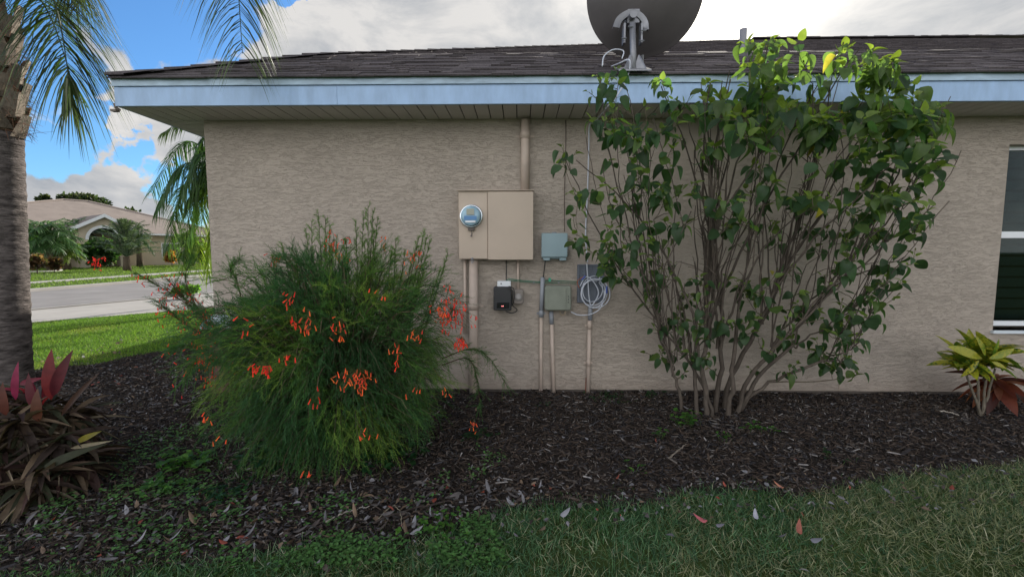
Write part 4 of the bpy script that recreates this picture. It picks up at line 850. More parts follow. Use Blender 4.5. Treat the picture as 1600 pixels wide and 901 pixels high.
for tx, ty in ((1525, 566), (1542, 555), (1560, 568), (1505, 572)):
    c = P(tx, ty, 3.65)
    rosette(mb, c, 15, .25, .9, [(.05, .13, .02), (.04, .10, .02), (.08, .17, .02), (.30, .33, .02)], -.15, .8, L_CROT); rosette(mb, c+(0, 0, .03), 7, .22, .9, [(.20, .24, .02), (.06, .14, .02), (.10, .18, .02)], .35, 1.3, L_CROT)
for a_ in [(1535, 560, 3.5, 1487, 540, 1.2, (.24, .27, .02)), (1545, 560, 3.45, 1590, 545, 1.2, (.20, .25, .02)), (1540, 558, 3.5, 1530, 524, 1.1, (.12, .22, .02)), (1550, 556, 3.5, 1565, 530, 1.1, (.10, .2, .02)), (1530, 562, 3.5, 1505, 590, 1.1, (.03, .08, .02)), (1550, 565, 3.45, 1575, 575, 1.3, (.3, .3, .03))]: one_leaf(mb, *a_, tm=L_CROT)
part(mb, 'foliage', CROT, cr_, True)
c2 = empty('croton', 'small bronze-red leaved plant just right of the yellow croton', 'plant')
mb = MB(); b0 = G(1560, 640); c = P(1556, 597, 3.75); mb.tube(bez(b0, (b0+c)/2, c, 5), .009, 6, (.12, .09, .07)); part(mb, 'stem', BARK, c2)
mb = MB(); rosette(mb, c, 34, .25, .8, [(.14, .035, .025), (.22, .06, .04), (.09, .03, .025), (.26, .10, .06)], -.5, .5, L_CROT); part(mb, 'foliage', LEAF, c2, True)

# ------------------------------------------------------------------ palms
def leaflet_strip(mb, a, d, L, w, col, g=.5, up=(0, 0, 1)):
    d = unit(np.asarray(d, float)); n = 5; t = np.linspace(0, 1, n)[:, None]; pts = a+d*L*t+np.array([0, 0, -1.])*L*g*t**2
    s = np.cross(d, (0, 0, 1)); s = unit(s+rng.normal(0, .3, 3)); ww = (w*np.array([.6, 1, .85, .5, .05]))[:, None]*.5
    v = np.concatenate([pts-s*ww, pts+s*ww]); q = np.array([(i, i+1, n+i+1, n+i) for i in range(n-1)]); mb.add(v, q, col)
def frond(mb, mr, pts, L, w, nl, col, g=.5, spread=1., r0=.015, start=.15, plum=.4):
    pts = np.asarray(pts); m = len(pts); mr.tube(pts, np.linspace(r0, r0*.15, m), 6, np.array(col)*1.1)
    for s in np.linspace(start, .995, nl):
        j = s*(m-1); a_ = min(m-2, int(j)); q = pts[a_]+(pts[a_+1]-pts[a_])*(j-a_); tg = unit(pts[a_+1]-pts[a_])
        sd_ = unit(np.cross(tg, (0, 0, 1))+1e-6); l_ = L*math.sin(math.pi*(.22+.68*s))**.7*random.uniform(.85, 1.1)
        for sg in (-1, 1):
            d_ = sd_*sg*spread+tg*(.55+.5*s)+rng.normal(0, plum*.4, 3)+np.array([0, 0, random.uniform(-.1, .35)*plum])
            leaflet_strip(mb, q, d_, l_, w, np.array(col)*random.uniform(.7, 1.3), g*random.uniform(.7, 1.3))
# near palm at the left edge
pl = empty('palm_tree', 'ringed grey palm trunk with cut leaf bases at the left edge', 'palm tree')
ty_ = 4.35; xr_b = P(38, 560, ty_)[0]; zt = P(45, 215, ty_)[2]; xr_t = P(28, 215, ty_)[0]
rb, rt = .155, .140; mb = MB(); pts, rr = [], []
for i in range(120):
    f = i/119; z = f*(zt+.05); r_ = rb+(rt-rb)*f; r_ *= 1+.018*math.sin(z*62)+.012*math.sin(z*23+1)+(.12*max(0, 1-z/.25)); pts.append((xr_b-rb+(xr_t-rt-xr_b+rb)*f, ty_, z)); rr.append(r_)
mb.tube(pts, rr, 28, (.17, .15, .13))
part(mb, 'trunk', mat('palm_trunk', (.115, .10, .095), .9, noise=(9, .7, 10, (1, 1, 3.2)), bump=(16, 1.0, .03, (1, 1, 4)), spec=.2), pl, True)
ctop = np.array(pts[-1]); mb = MB(); mb.tube([ctop, ctop+(.0, 0, .35), ctop+(.0, 0, .9), ctop+(0, 0, 1.4)], [rt*.95, rt*1.0, rt*.85, .08], 20, (.16, .12, .09)); part(mb, 'crown_core', mat('fibre_core', (.13, .085, .055), .95, noise=(25, .5, 6, (1, 1, .3)), bump=(60, .9, .02, (1, 1, .25))), pl, True)
# cut boots
mb = MB()
for i in range(30):
    az = i*2.399+.4; z = ctop[2]-.03+i*.036; r_ = rt*.93; o = np.array([math.cos(az), math.sin(az), 0]); b_ = np.array([ctop[0], ctop[1], z])+o*r_
    tng = np.array([-o[1], o[0], 0]); h_ = random.uniform(.17, .24); w0, w1 = .115, .07; out = random.uniform(.05, .09)
    A = b_-(0, 0, .02); B = b_+o*out+np.array([0, 0, h_]); th_ = o*.03
    v = [A-tng*w0+o*-.03, A+tng*w0+o*-.03, A+o*.03, B-tng*w1-o*.01, B+tng*w1-o*.01, B+o*.028, B-o*.03]
    c = np.array((.20, .165, .13))*random.uniform(.6, 1.2); mb.add(v, [[0, 2, 5, 3], [2, 1, 4, 5], [3, 5, 4, 6], [0, 3, 6], [1, 6, 4]], c)
part(mb, 'leaf_bases', mat('boot_bark', attr=True, rough=.85, noise=(30, .35, 6, (1, 1, .35)), bump=(50, .6, .01, (1, 1, .3))), pl)
mb = MB()
for i in range(900):
    az = random.uniform(0, 6.28); z = ctop[2]+random.uniform(-.03, 1.1); o = np.array([math.cos(az), math.sin(az), 0]); q = np.array([ctop[0], ctop[1], z])+o*(rt+random.uniform(0, .05)); e = q+o*random.uniform(.02, .09)+np.array([random.gauss(0, .05), random.gauss(0, .05), random.gauss(-.03, .05)])
    mb.tube([q, (q+e)/2+(0, 0, .01), e], [.0022, .0018, .001], 3, (.15*random.uniform(.6, 1.5), .09, .055), cap=False)
part(mb, 'fibre', BARK, pl)
mf, mr_ = MB(), MB(); hub = ctop+(0, 0, 1.15)
fr_def = [([(60, -60, 4.2), (84, 0, 4.1), (100, 70, 4.05), (112, 165, 4.05)], .58, 70), ([(200, -190, 4.0), (330, -170, 3.8), (366, -60, 3.6), (379, 84, 3.5)], .50, 70), ([(40, -110, 4.6), (85, -90, 4.8), (115, -50, 4.9), (126, 5, 5.0)], .55, 50), ([(-60, -60, 4.2), (-120, 20, 4.0), (-160, 160, 3.9)], .6, 40), ([(40, -140, 4.1), (90, -190, 3.8), (180, -200, 3.4), (260, -100, 3.2)], .5, 40), ([(0, -160, 4.8), (-50, -200, 5.4), (-90, -100, 5.9)], .6, 36)]
for pp, Lf, nl in fr_def:
    pts = spl([hub]+[P(*q) for q in pp], 30); frond(mf, mr_, pts, Lf, .014, int(nl*1.6), (.055, .08, .04), g=.95, start=.3, r0=.014, spread=1.25)
for az in np.arange(0, 6.2, .7):
    o = np.array([math.cos(az), math.sin(az), 0])
    if o[0] > -.1: continue
    frond(mf, mr_, spl([hub, hub+o*.7+(0, 0, .6), hub+o*1.5+(0, 0, .55), hub+o*2.2+(0, 0, -.2)], 20), .5, .02, 60, (.05, .09, .03), g=.7, r0=.018)
part(mr_, 'frond_ribs', PALM, pl, True); part(mf, 'fronds', PALM, pl)
# queen palm behind the corner of the house
qp = empty('palm_tree', 'palm with long drooping fronds half hidden behind the house corner', 'palm tree')
cq = P(368, 262, 10.5); mb = MB(); g0 = np.array([cq[0]+.1, cq[1], 0]); mb.tube(bez(g0, (g0+cq)/2, cq-(0, 0, .3), 14), np.linspace(.16, .12, 14), 14, (.15, .13, .11)); part(mb, 'trunk', BARK, qp, True)
mf, mr_ = MB(), MB()
for tgt, mid_, Lf, c in [((254, 208), (300, 182), .38, (.06, .10, .03)), ((236, 300), (285, 225), .50, (.04, .09, .03)), ((243, 330), (280, 262), .5, (.045, .10, .03)), ((262, 390), (282, 300), .5, (.06, .12, .03)), ((285, 425), (300, 320), .5, (.10, .17, .03)), ((310, 432), (318, 330), .5, (.17, .24, .03)), ((325, 428), (335, 330), .45, (.15, .22, .03)),  # lower fronds yellower, the sun on them is painted into the colour
                  ((298, 370), (315, 280), .5, (.06, .13, .03)), ((270, 335), (310, 245), .5, (.045, .1, .03)), ((300, 250), (330, 205), .45, (.05, .1, .03)), ((290, 320), (320, 260), .5, (.05, .10, .03)), ((330, 400), (345, 300), .5, (.12, .2, .03))]:
    Y = 10.5+random.uniform(-.9, .7); pts = spl([cq, (cq+P(*mid_, (Y+10.5)/2))/2+(0, 0, .12), P(*mid_, (Y+10.5)/2), P(*tgt, Y)], 26); frond(mf, mr_, pts, Lf*1.0, .024, 80, c, g=1.0, start=.25, r0=.018, spread=.8)
for az in (-.6, 0, .6, 1.4, 2.2):
    o = np.array([math.cos(az), math.sin(az), 0]); frond(mf, mr_, spl([cq, cq+o*.7+(0, 0, .5), cq+o*1.5+(0, 0, .2), cq+o*2.0+(0, 0, -.8)], 20), .5, .028, 70, (.05, .1, .03), g=.9, r0=.02)
part(mr_, 'frond_ribs', PALM, qp, True); part(mf, 'fronds', PALM, qp)
# small palms on the far lawn
def far_palm(px, pyb, pyt, wpx, label, col, nf=26, trunk=.25, sp=0, Yd=None):
    g0 = G(px, pyb) if Yd is None else np.array([P(px, pyb, Yd)[0], Yd, 0]); Y = g0[1]; tp = P(px, pyt, Y)[2]; W = wpx/F*Y*.5; cz = tp*.28 if sp else tp*.45; c = np.array([g0[0], g0[1], cz])
    o = empty('palm_tree', label, 'palm tree'); mb = MB(); mb.tube([g0, (g0+c)/2, c], [trunk, trunk*.8, trunk*.7], 10, (.09, .07, .05)); part(mb, 'trunk', BARK, o, True); mf, mr_ = MB(), MB()
    for i in range(nf):
        az = i*2.399; el = R(80)*((i+.5)/nf)**(1.15 if sp else .8)-R(5); el = R(86)-el*(1.0 if sp else 1.15); d = np.array([math.cos(az)*math.cos(el), math.sin(az)*math.cos(el), math.sin(el)]); hgt = tp-cz
        e1 = c+d*np.array([W*.5, W*.5, hgt*.75]); ke = 1.0 if sp else .6; e2 = c+np.array([math.cos(az)*math.cos(el*ke)*W, math.sin(az)*math.cos(el*ke)*W, hgt*(math.sin(el)*1.0)-(.05 if sp else .42)*hgt*math.cos(el)])
        frond(mf, mr_, spl([c, e1, e2], 12), W*(.26 if sp else .36), W*(.02 if sp else .03), 34, np.array(col)*random.uniform(.75, 1.25), g=.35 if sp else .6, r0=.03, start=.2, spread=.8)
    part(mr_, 'frond_ribs', PALM, o); part(mf, 'fronds', PALM, o)
far_palm(80, 423, 341, 84, 'full bushy palm on the far lawn just right of the near trunk', (.06, .13, .045), 34)
far_palm(48, 421, 345, 60, 'partly hidden palm on the far lawn beside the near trunk', (.05, .11, .045), 28)
far_palm(124, 418, 338, 56, 'dark green palm before the entrance gable of the tan house', (.035, .085, .03), 30)
far_palm(106, 422, 374, 42, 'short yellow-green palm low on the far lawn', (.17, .24, .04), 20)
far_palm(199, 423, 343, 96, 'spiky grey-green palm standing alone in the far lawn', (.09, .13, .09), 46, .26, 1)
far_palm(219, 417, 343, 40, 'dark palm behind the spiky palm near the parked cars', (.035, .08, .03), 26)
# bushes near the far house
def leaf_blob(name, c, r, n, ls, cols, label, cat, trunk=True, group=None, seed=0):
    o = empty(name, label, cat, group); r = np.asarray(r, float); rg = np.random.default_rng(seed+77)
    nb = 14; cc = rg.normal(0, 1, (nb, 3)); cc = unit(cc)*rg.uniform(.25, .75, (nb, 1)); k = rg.integers(0, nb, n); p = cc[k]+unit(rg.normal(0, 1, (n, 3)))*rg.uniform(.12, .42, (n, 1)); T = np.asarray(c)+p*r
    T[:, 2] = np.maximum(T[:, 2], .05); D = unit(rg.normal(0, 1, (n, 3))+p*.8); Mx = frames(D, unit(rg.normal(0, 1, (n, 3))))*(ls*rg.uniform(.6, 1.4, (n, 1)))[:, None, :]
    C = np.array(cols)[rg.choice(len(cols), n)]*rg.uniform(.7, 1.3, (n, 1)); mb = MB(); mb.batch(*L_SMALL, Mx, T, C); part(mb, 'foliage', LEAF, o)
    mb = MB(); g0 = np.array([c[0], c[1], 0]); mb.tube([g0, g0+(0, 0, c[2])], [.06*r[0], .04*r[0]], 8, (.08, .06, .05))
    for j in range(nb): mb.tube([g0+(0, 0, c[2]*.6), np.asarray(c)+cc[j]*r], [.03*r[0], .01*r[0]], 5, (.08, .06, .05), cap=False)
    part(mb, 'branches', BARK, o)
def blobpx(name, px, pyc, rx_px, rz_px, Y, n, ls, cols, label, cat, **kw):
    c = P(px, pyc, Y); r = (rx_px/F*Y, rx_px/F*Y*.8, rz_px/F*Y); leaf_blob(name, c, r, n, ls, cols, label, cat, **kw)
RB = [(.09, .05, .04), (.14, .08, .05), (.06, .06, .03)]
blobpx('shrub', 57, 411, 14, 13, 26, 900, .22, RB, 'reddish-brown shrub beneath the far palms left', 'shrub', seed=1)
blobpx('shrub', 84, 412, 9, 10, 27, 700, .22, RB, 'brown shrub between the two left far palms', 'shrub', seed=2)
blobpx('shrub', 268, 402, 9, 8, 40, 500, .28, [(.35, .12, .05), (.25, .15, .04)], 'rounded orange-red shrub beside the parked cars', 'shrub', seed=3)
blobpx('shrub', 150, 392, 26, 24, 34, 1500, .35, [(.03, .07, .025), (.05, .1, .03)], 'dark green shrub below the gable of the tan house', 'shrub', seed=4)
blobpx('shrub', 172, 404, 8, 9, 36, 400, .25, [(.25, .28, .2), (.05, .1, .03), (.5, .5, .45)], 'small shrub with white blossom beside the spiky palm', 'shrub', seed=5)
blobpx('shrub', 245, 385, 22, 28, 44, 1500, .35, [(.03, .07, .025), (.045, .09, .03)], 'dark leafy shrub mass behind the parked cars', 'shrub', seed=6)
blobpx('shrub', 300, 385, 30, 30, 40, 1600, .3, [(.05, .11, .03), (.09, .16, .03)], 'green hedge-like shrub behind the drooping palm', 'shrub', seed=7)
blobpx('shrub', 292, 452, 22, 7, 12.5, 700, .08, [(.07, .17, .03), (.13, .25, .04)], 'low bright green shrub on the roadside grass', 'shrub', seed=8)
DT = [(.022, .04, .018), (.035, .055, .022), (.05, .06, .03)]
blobpx('tree', 133, 316, 34, 17, 62, 2600, .42, DT, 'dark tree crown showing above the tan roof', 'tree', seed=9)
blobpx('tree', 70, 312, 9, 9, 60, 500, .42, DT, 'small dark treetop left above the tan roof', 'tree', seed=10)
blobpx('tree', 200, 340, 24, 14, 66, 1100, .42, DT, 'faint dark treetop behind the right slope of the tan roof', 'tree', seed=11)
blobpx('tree', -60, 330, 60, 50, 60, 3500, .5, DT, 'broad dark tree beyond the left side of the tan house', 'tree', seed=12)

# ------------------------------------------------------------------ far house
fh = empty('tan_house', 'low tan house with hipped roof and arched entrance gable across the street', 'house')
yawh = math.atan2(ray(140, 380)[0], ray(140, 380)[1])   # view azimuth
o0 = np.array([P(130, 400, 38)[0], 38., 0]); ux = np.array([math.cos(yawh), -math.sin(yawh), 0]); uy = np.array([math.sin(yawh), math.cos(yawh), 0])
rot = R(14); ux, uy = ux*math.cos(rot)+uy*math.sin(rot), uy*math.cos(rot)-ux*math.sin(rot)
def H(x, y, z): return o0+ux*x+uy*y+np.array([0, 0, z])
def hbox(mb, x0, x1, y0, y1, z0, z1, c=(.5, .5, .5)):
    v = [H(x, y, z) for z in (z0, z1) for x, y in ((x0, y0), (x1, y0), (x1, y1), (x0, y1))]
    mb.add(v, np.array([(0, 3, 2, 1), (4, 5, 6, 7), (0, 1, 5, 4), (1, 2, 6, 5), (2, 3, 7, 6), (3, 0, 4, 7)]), c)
def hip(mb, x0, x1, y0, y1, z0, s, c, ridge=None):
    h_ = (y1-y0)/2; zt_ = z0+h_*s; xa, xb = x0+h_, x1-h_; ym = (y0+y1)/2
    if ridge: xa, xb = ridge
    v = [H(x0, y0, z0), H(x1, y0, z0), H(x1, y1, z0), H(x0, y1, z0), H(xa, ym, zt_), H(xb, ym, zt_)]
    mb.add(v, [[0, 1, 5, 4], [1, 2, 5], [2, 3, 4, 5], [3, 0, 4], [0, 3, 2, 1]], c)
CREAM = mat('cream_wall', (.50, .43, .33), .85, noise=(.6, .08)); TROOF = mat('tan_shingle', (.19, .16, .145), .9, noise=(1.5, .14, 8, (1, 1, 1)))
ez = 2.9
mb = MB(); hbox(mb, -12, 11, 0, 14, 0, ez); part(mb, 'wall', CREAM, fh)
mb = MB(); hip(mb, -13.5, 12.5, -.7, 14.7, ez+.16, .42, (.2, .2, .2), ridge=(.6, 2.4)); rf = part(mb, 'roof', TROOF, fh)
mb = MB(); zr = ez+.16+7.7*.42
for xa, ya, xb, yb in ((-13.5, -.7, .6, 7), (12.5, -.7, 2.4, 7), (12.5, 14.7, 2.4, 7), (-13.5, 14.7, .6, 7)): mb.tube([H(xa, ya, ez+.17), H(xb, yb, zr+.03)], .09, 5, cap=False)
mb.tube([H(.6, 7, zr+.03), H(2.4, 7, zr+.03)], .1, 5); part(mb, 'ridge_cap', mat('ridge_cap_tan', (.27, .23, .21), .9), rf)
mb = MB(); hbox(mb, -13.6, 12.6, -.8, -.7, ez, ez+.155); hbox(mb, 12.5, 12.6, -.7, 14.7, ez, ez+.155); part(mb, 'fascia', WHITEP, fh)
# lower left wing roof and entry gable
mb = MB(); hip(mb, -16, -4.5, -3.5, 8, ez+.12, .42, (.2, .2, .2)); part(mb, 'wing_roof', TROOF, fh); mb = MB(); hbox(mb, -15, -5.5, -2.8, -.01, 0, ez+.1); part(mb, 'wing_wall', CREAM, fh)
gx0, gx1, gxm, gz, gy_ = -1.1, 2.5, .7, 4.5, -3.0
mb = MB(); n_ = 14; arc = [(gxm+1.0*math.cos(a), 2.35+1.0*math.sin(a)) for a in np.linspace(math.pi, 0, n_)]
ring_o = [(gx0+.2, 0), (gx0+.2, ez+.5), (gxm, gz-.15), (gx1-.2, ez+.5), (gx1-.2, 0)]; pin = [(gxm-1.0, 0)]+arc+[(gxm+1.0, 0)]
tops = []
for (x, z) in pin:
    zt_ = ez+.5+(gz-.65-ez)*(1-abs(x-gxm)/(gxm-gx0-.2)); tops.append((x, zt_))
vv = [H(x, gy_, z) for x, z in pin]+[H(x, gy_, z) for x, z in tops]+[H(x, gy_+.25, z) for x, z in pin]; kk = len(pin)
mb.add(vv, np.array([(i, i+1, kk+i+1, kk+i) for i in range(kk-1)]+[(2*kk+i, 2*kk+i+1, i+1, i) for i in range(kk-1)]))
mb.add([H(gx0+.2, gy_, 0), H(gxm-1, gy_, 0), H(gxm-1, gy_, tops[0][1]), H(gx0+.2, gy_, ez+.5)], [[0, 1, 2, 3]]); mb.add([H(gxm+1, gy_, 0), H(gx1-.2, gy_, 0), H(gx1-.2, gy_, ez+.5), H(gxm+1, gy_, tops[-1][1])], [[0, 1, 2, 3]])
hbox(mb, gx0+.2, gx0+.4, gy_+.26, -.01, 0, ez+.3); hbox(mb, gx1-.4, gx1-.2, gy_+.26, -.01, 0, ez+.3)
part(mb, 'entrance_gable', CREAM, fh)
mb = MB(); 
for sx in (-1, 1):
    xe = gxm+sx*2.1; v = [H(gxm, gy_-.4, gz), H(xe, gy_-.4, ez+.35), H(xe, 4, ez+.35), H(gxm, 4, gz)]; v += [q-np.array([0, 0, .12]) for q in v]; mb.add(v, np.array([(0, 1, 2, 3), (4, 5, 6, 7), (0, 1, 5, 4), (1, 2, 6, 5), (2, 3, 7, 6)]))
part(mb, 'gable_roof', TROOF, fh)
mb = MB()
for sx in (-1, 1):
    xe = gxm+sx*2.15; v = [H(gxm, gy_-.43, gz+.02), H(xe, gy_-.43, ez+.36), H(xe, gy_-.43, ez+.08), H(gxm, gy_-.43, gz-.26)]; mb.add(v+[q+uy*.02 for q in v], np.array([(0, 1, 2, 3), (4, 5, 6, 7), (0, 1, 5, 4), (3, 2, 6, 7)]))
for i in range(n_-1):
    (xa, za), (xb, zb) = arc[i], arc[i+1]; f = 1.22
    v = [H(xa, gy_-.03, za), H(xb, gy_-.03, zb), H(gxm+(xb-gxm)*f, gy_-.03, 2.35+(zb-2.35)*f), H(gxm+(xa-gxm)*f, gy_-.03, 2.35+(za-2.35)*f)]; mb.add(v, [[0, 1, 2, 3]])
part(mb, 'white_trim', WHITEP, fh)
mb = MB(); hbox(mb, gxm-.5, gxm+.5, -.05, -.002, 0, 2.1); part(mb, 'door', mat('brown_door', (.12, .07, .05), .6), fh)
for xx in (-8.5, 6.5):
    yw = -2.85 if xx < 0 else -.05
    mb = MB(); hbox(mb, xx-.8, xx+.8, yw, yw+.048, .8, 2.2); w_ = part(mb, 'window', WHITEP, fh); mb = MB(); hbox(mb, xx-.72, xx+.72, yw-.01, yw-.002, .88, 2.12); part(mb, 'pane', GL, w_)
# second house far right behind
f2 = empty('grey_roof_house', 'distant house with grey-brown roof seen right of the tan house', 'house')
o0 = np.array([P(262, 400, 58)[0], 58., 0]); mb = MB(); hbox(mb, -9, 9, 0, 10, 0, 2.8); part(mb, 'wall', mat('grey_lilac_wall', (.34, .32, .36), .85), f2); mb = MB(); hip(mb, -10, 10, -1, 11, 2.85, .38, (.2, .2, .2)); part(mb, 'roof', mat('grey_brown_shingle', (.20, .17, .16), .9, noise=(1.5, .1)), f2)
mb = MB(); hbox(mb, -6, -2, -.05, -.002, 0, 2.2); part(mb, 'garage_door', mat('garage_white', (.6, .6, .62), .6), f2)
# parked cars
def car(px, pyb, ang, col, label):
    g = G(px, pyb); o = empty('parked_car', label, 'car', 'cars parked across the street'); ca_, sa_ = math.cos(ang), math.sin(ang)
    def T_(v): v = np.asarray(v, float); return np.stack([g[0]+v[..., 0]*ca_-v[..., 1]*sa_, g[1]+v[..., 0]*sa_+v[..., 1]*ca_, v[..., 2]], -1)
    side = [(-2.2, .35), (-2.25, .75), (-2.0, .92), (-1.0, 1.0), (.9, 1.0), (2.0, .88), (2.25, .6), (2.2, .32)]
    def ext(mb, poly, w, w2=None):
        n = len(poly); w2 = w2 or [w]*n; v = [(x, -w2[i], z) for i, (x, z) in enumerate(poly)]+[(x, w2[i], z) for i, (x, z) in enumerate(poly)]
        mb.add(T_(np.array(v)), [list(range(n)), list(range(2*n-1, n-1, -1))]+[[(i+1) % n, i, n+i, n+(i+1) % n] for i in range(n)])
    mb = MB(); ext(mb, side, .88); part(mb, 'body', mat('car_paint_'+('dark' if col[0] < .3 else 'pale'), col, .25, spec=.7), o)
    mb = MB(); ext(mb, [(-1.45, 1.0), (-.95, 1.38), (.35, 1.42), (1.15, 1.0)], .8, [.82, .66, .66, .82]); part(mb, 'cabin_glass', mat('car_glass', (.03, .04, .05), .08, spec=.9), o)
    mb = MB(); ext(mb, [(-.9, 1.385), (.3, 1.425), (.25, 1.46), (-.85, 1.43)], .62); part(mb, 'roof_panel', mat('car_paint_'+('dark' if col[0] < .3 else 'pale'), col, .25), o)
    for sx in (-1.4, 1.4):
        for sy in (-.8, .8):
            mb = MB(); c = T_(np.array([sx, sy, .33])); ax = T_(np.array([sx, sy*1.2, .33]))-c; mb.disc(c, ax, [(.33, 0), (.33, .12), (.2, .13), (.01, .12)], 18); part(mb, 'wheel', BLACKP, o)
    for sy in (-.6, .6):
        mb = MB(); c = T_(np.array([-2.24, sy, .68])); mb.disc(c, T_(np.array([-3, sy, .68]))-c, [(.1, 0), (.08, .03)], 10); part(mb, 'headlight', WHITEP, o)
car(216, 412.5, R(-20), (.10, .16, .20), 'dark blue-grey car parked right of the spiky palm')
car(243, 411.5, R(-10), (.6, .6, .62), 'white car parked between the blue-grey car and orange shrub')
car(276, 411.5, R(15), (.55, .57, .6), 'pale car parked behind the orange-red shrub')
# kerbed bed edge on the far lawn
a_, b_, c_ = G(30, 426.5), G(80, 425), G(95, 422.5); mb = MB(); pts = spl([a_, b_, G(93, 424), c_, G(80, 419.5)], 24); mb.tube(pts+(0, 0, .03), .09, 6); tag(mb.build('bed_edging', CONC), 'curved pale concrete edging round the far palm bed', 'edging')

# ------------------------------------------------------------------ small things on the ground
def weed(px, py, n, r, ls, cols, label, hgt=.06, group=None):
    g = G(px, py); g[2] = bedh(g[0], g[1]); mb = MB(); ms2 = mb
    for i in range(n):
        q = g+np.array([random.gauss(0, r), random.gauss(0, r*.8), 0]); top_ = q+np.array([random.gauss(0, .02), random.gauss(0, .02), hgt*random.uniform(.4, 1.3)])
        ms2.tube([g-(0, 0, .004), q, top_], .0011, 3, (.08, .15, .04), cap=False); k = random.randint(3, 5); az = rng.uniform(0, 6.28, k); el = rng.uniform(-.2, .6, k)
        D = unit(np.stack([np.cos(az), np.sin(az), el], 1)); l_ = ls*rng.uniform(.6, 1.3, k); Mx = frames(D)*np.stack([l_, l_, l_], 1)[:, None, :]
        mb.batch(*L_SMALL, Mx, np.tile(top_, (k, 1)), np.array(cols)[rng.choice(len(cols), k)]*rng.uniform(.7, 1.3, (k, 1)))
    tag(mb.build('weed', LEAF), label, 'weed', group)
WG = [(.05, .15, .03), (.08, .21, .04), (.12, .26, .05)]; WD = [(.02, .07, .03), (.035, .10, .035)]
weed(1073, 670, 22, .045, .035, WG, 'bright green leafy weed at the foot of the tall shrub', .09)
weed(1188, 680, 14, .06, .026, WG, 'low green weed on the mulch right of the tall shrub base')
weed(1030, 690, 8, .03, .022, WG, 'tiny green weed left of the bright leafy weed')
weed(1130, 693, 7, .03, .02, WG, 'tiny weed directly below the shrub stems')
weed(955, 628, 40, .11, .022, WD, 'dark green weed patch at the wall right of the right conduit', .04)
weed(1020, 626, 10, .03, .03, WD, 'small weed against the wall left of the shrub stems', .06)
weed(745, 690, 20, .06, .035, WD, 'dark green weed at the right foot of the firecracker bush', .05)
weed(605, 735, 34, .10, .045, WD, 'round-leaved dark weed under the front of the firecracker bush', .07)
weed(440, 740, 46, .10, .045, WD, 'leafy dark weed clump under the left front of the firecracker bush', .12)
weed(290, 735, 40, .09, .045, WG, 'sprawling light green weed left of the firecracker bush', .07)
weed(255, 765, 30, .09, .035, WG, 'lower end of the sprawling weeds left of the bush', .04)
weed(345, 785, 30, .07, .03, WD, 'fine green weed on the mulch below the sprawling weeds', .05)
weed(1300, 720, 8, .07, .022, WD, 'sparse weed in the mulch between shrub and lawn', .04)
weed(985, 740, 6, .05, .022, WG, 'few green leaves sprouting beside the lawn edge', .04)
weed(690, 835, 28, .06, .024, WG, 'clover-like weed where the mulch meets the lawn', .04)
weed(850, 640, 6, .05, .018, WD, 'tiny weed at the foot of the slim conduits', .03)
# ground cover at lower left, countless sprigs
mb = MB(); p = sample_poly([(-3.3, 1.55), (-1.2, 1.6), (-.75, 1.95), (-1.3, 2.35), (-2.0, 2.75), (-3.0, 2.9), (-3.6, 2.3)], 7500, 41); k = noise2(p[:, 0], p[:, 1], 4.5, 44) > rng.uniform(-.35, .75, len(p)); p = p[k]
grass(mb, p, .05, .0055, [(.04, .10, .03), (.07, .15, .04), (.12, .14, .07), (.22, .2, .13)], [.4, .3, .2, .1], 45, 1.0)
n = 1500; q = p[rng.integers(0, len(p), n)]+rng.normal(0, .03, (n, 2)); az = rng.uniform(0, 6.28, n); D = unit(np.stack([np.cos(az), np.sin(az), rng.uniform(0, .6, n)], 1)); ls = rng.uniform(.012, .024, n); Mx = frames(D)*np.stack([ls]*3, 1)[:, None, :]
mb.batch(*L_SMALL, Mx, np.concatenate([q, rng.uniform(.03, .06, (n, 1))], 1), jit((.06, .14, .035), n, .35))
for poly_, cnt, thr in ((area_px([(180, 690), (330, 660), (340, 780), (640, 790), (760, 690), (800, 720), (700, 800), (560, 830), (330, 850), (60, 880), (60, 790)]), 5200, .15), (area_px([(200, 900), (180, 870), (420, 855), (640, 845), (760, 810), (800, 900)]), 3600, .0)):
    p = sample_poly(poly_, cnt, 47); k = noise2(p[:, 0], p[:, 1], 6.0, 48) > rng.uniform(thr-.3, thr+.5, len(p)); p = p[k]; n = len(p); az = rng.uniform(0, 6.28, n); D = unit(np.stack([np.cos(az), np.sin(az), rng.uniform(0, .7, n)], 1)); ls = rng.uniform(.010, .026, n)
    mb.batch(*L_SMALL, frames(D)*np.stack([ls]*3, 1)[:, None, :], np.concatenate([p, rng.uniform(.03, .07, (n, 1))], 1), jit((.075, .17, .05), n, .4)); grass(mb, p[::3], .055, .004, [(.05, .13, .04), (.09, .2, .06), (.25, .25, .15)], [.5, .4, .1], 49, 1.0)
tag(mb.build('ground_cover', GRASS), 'thin green creeping ground cover mixed with mulch at lower left', 'ground cover', kind='stuff')
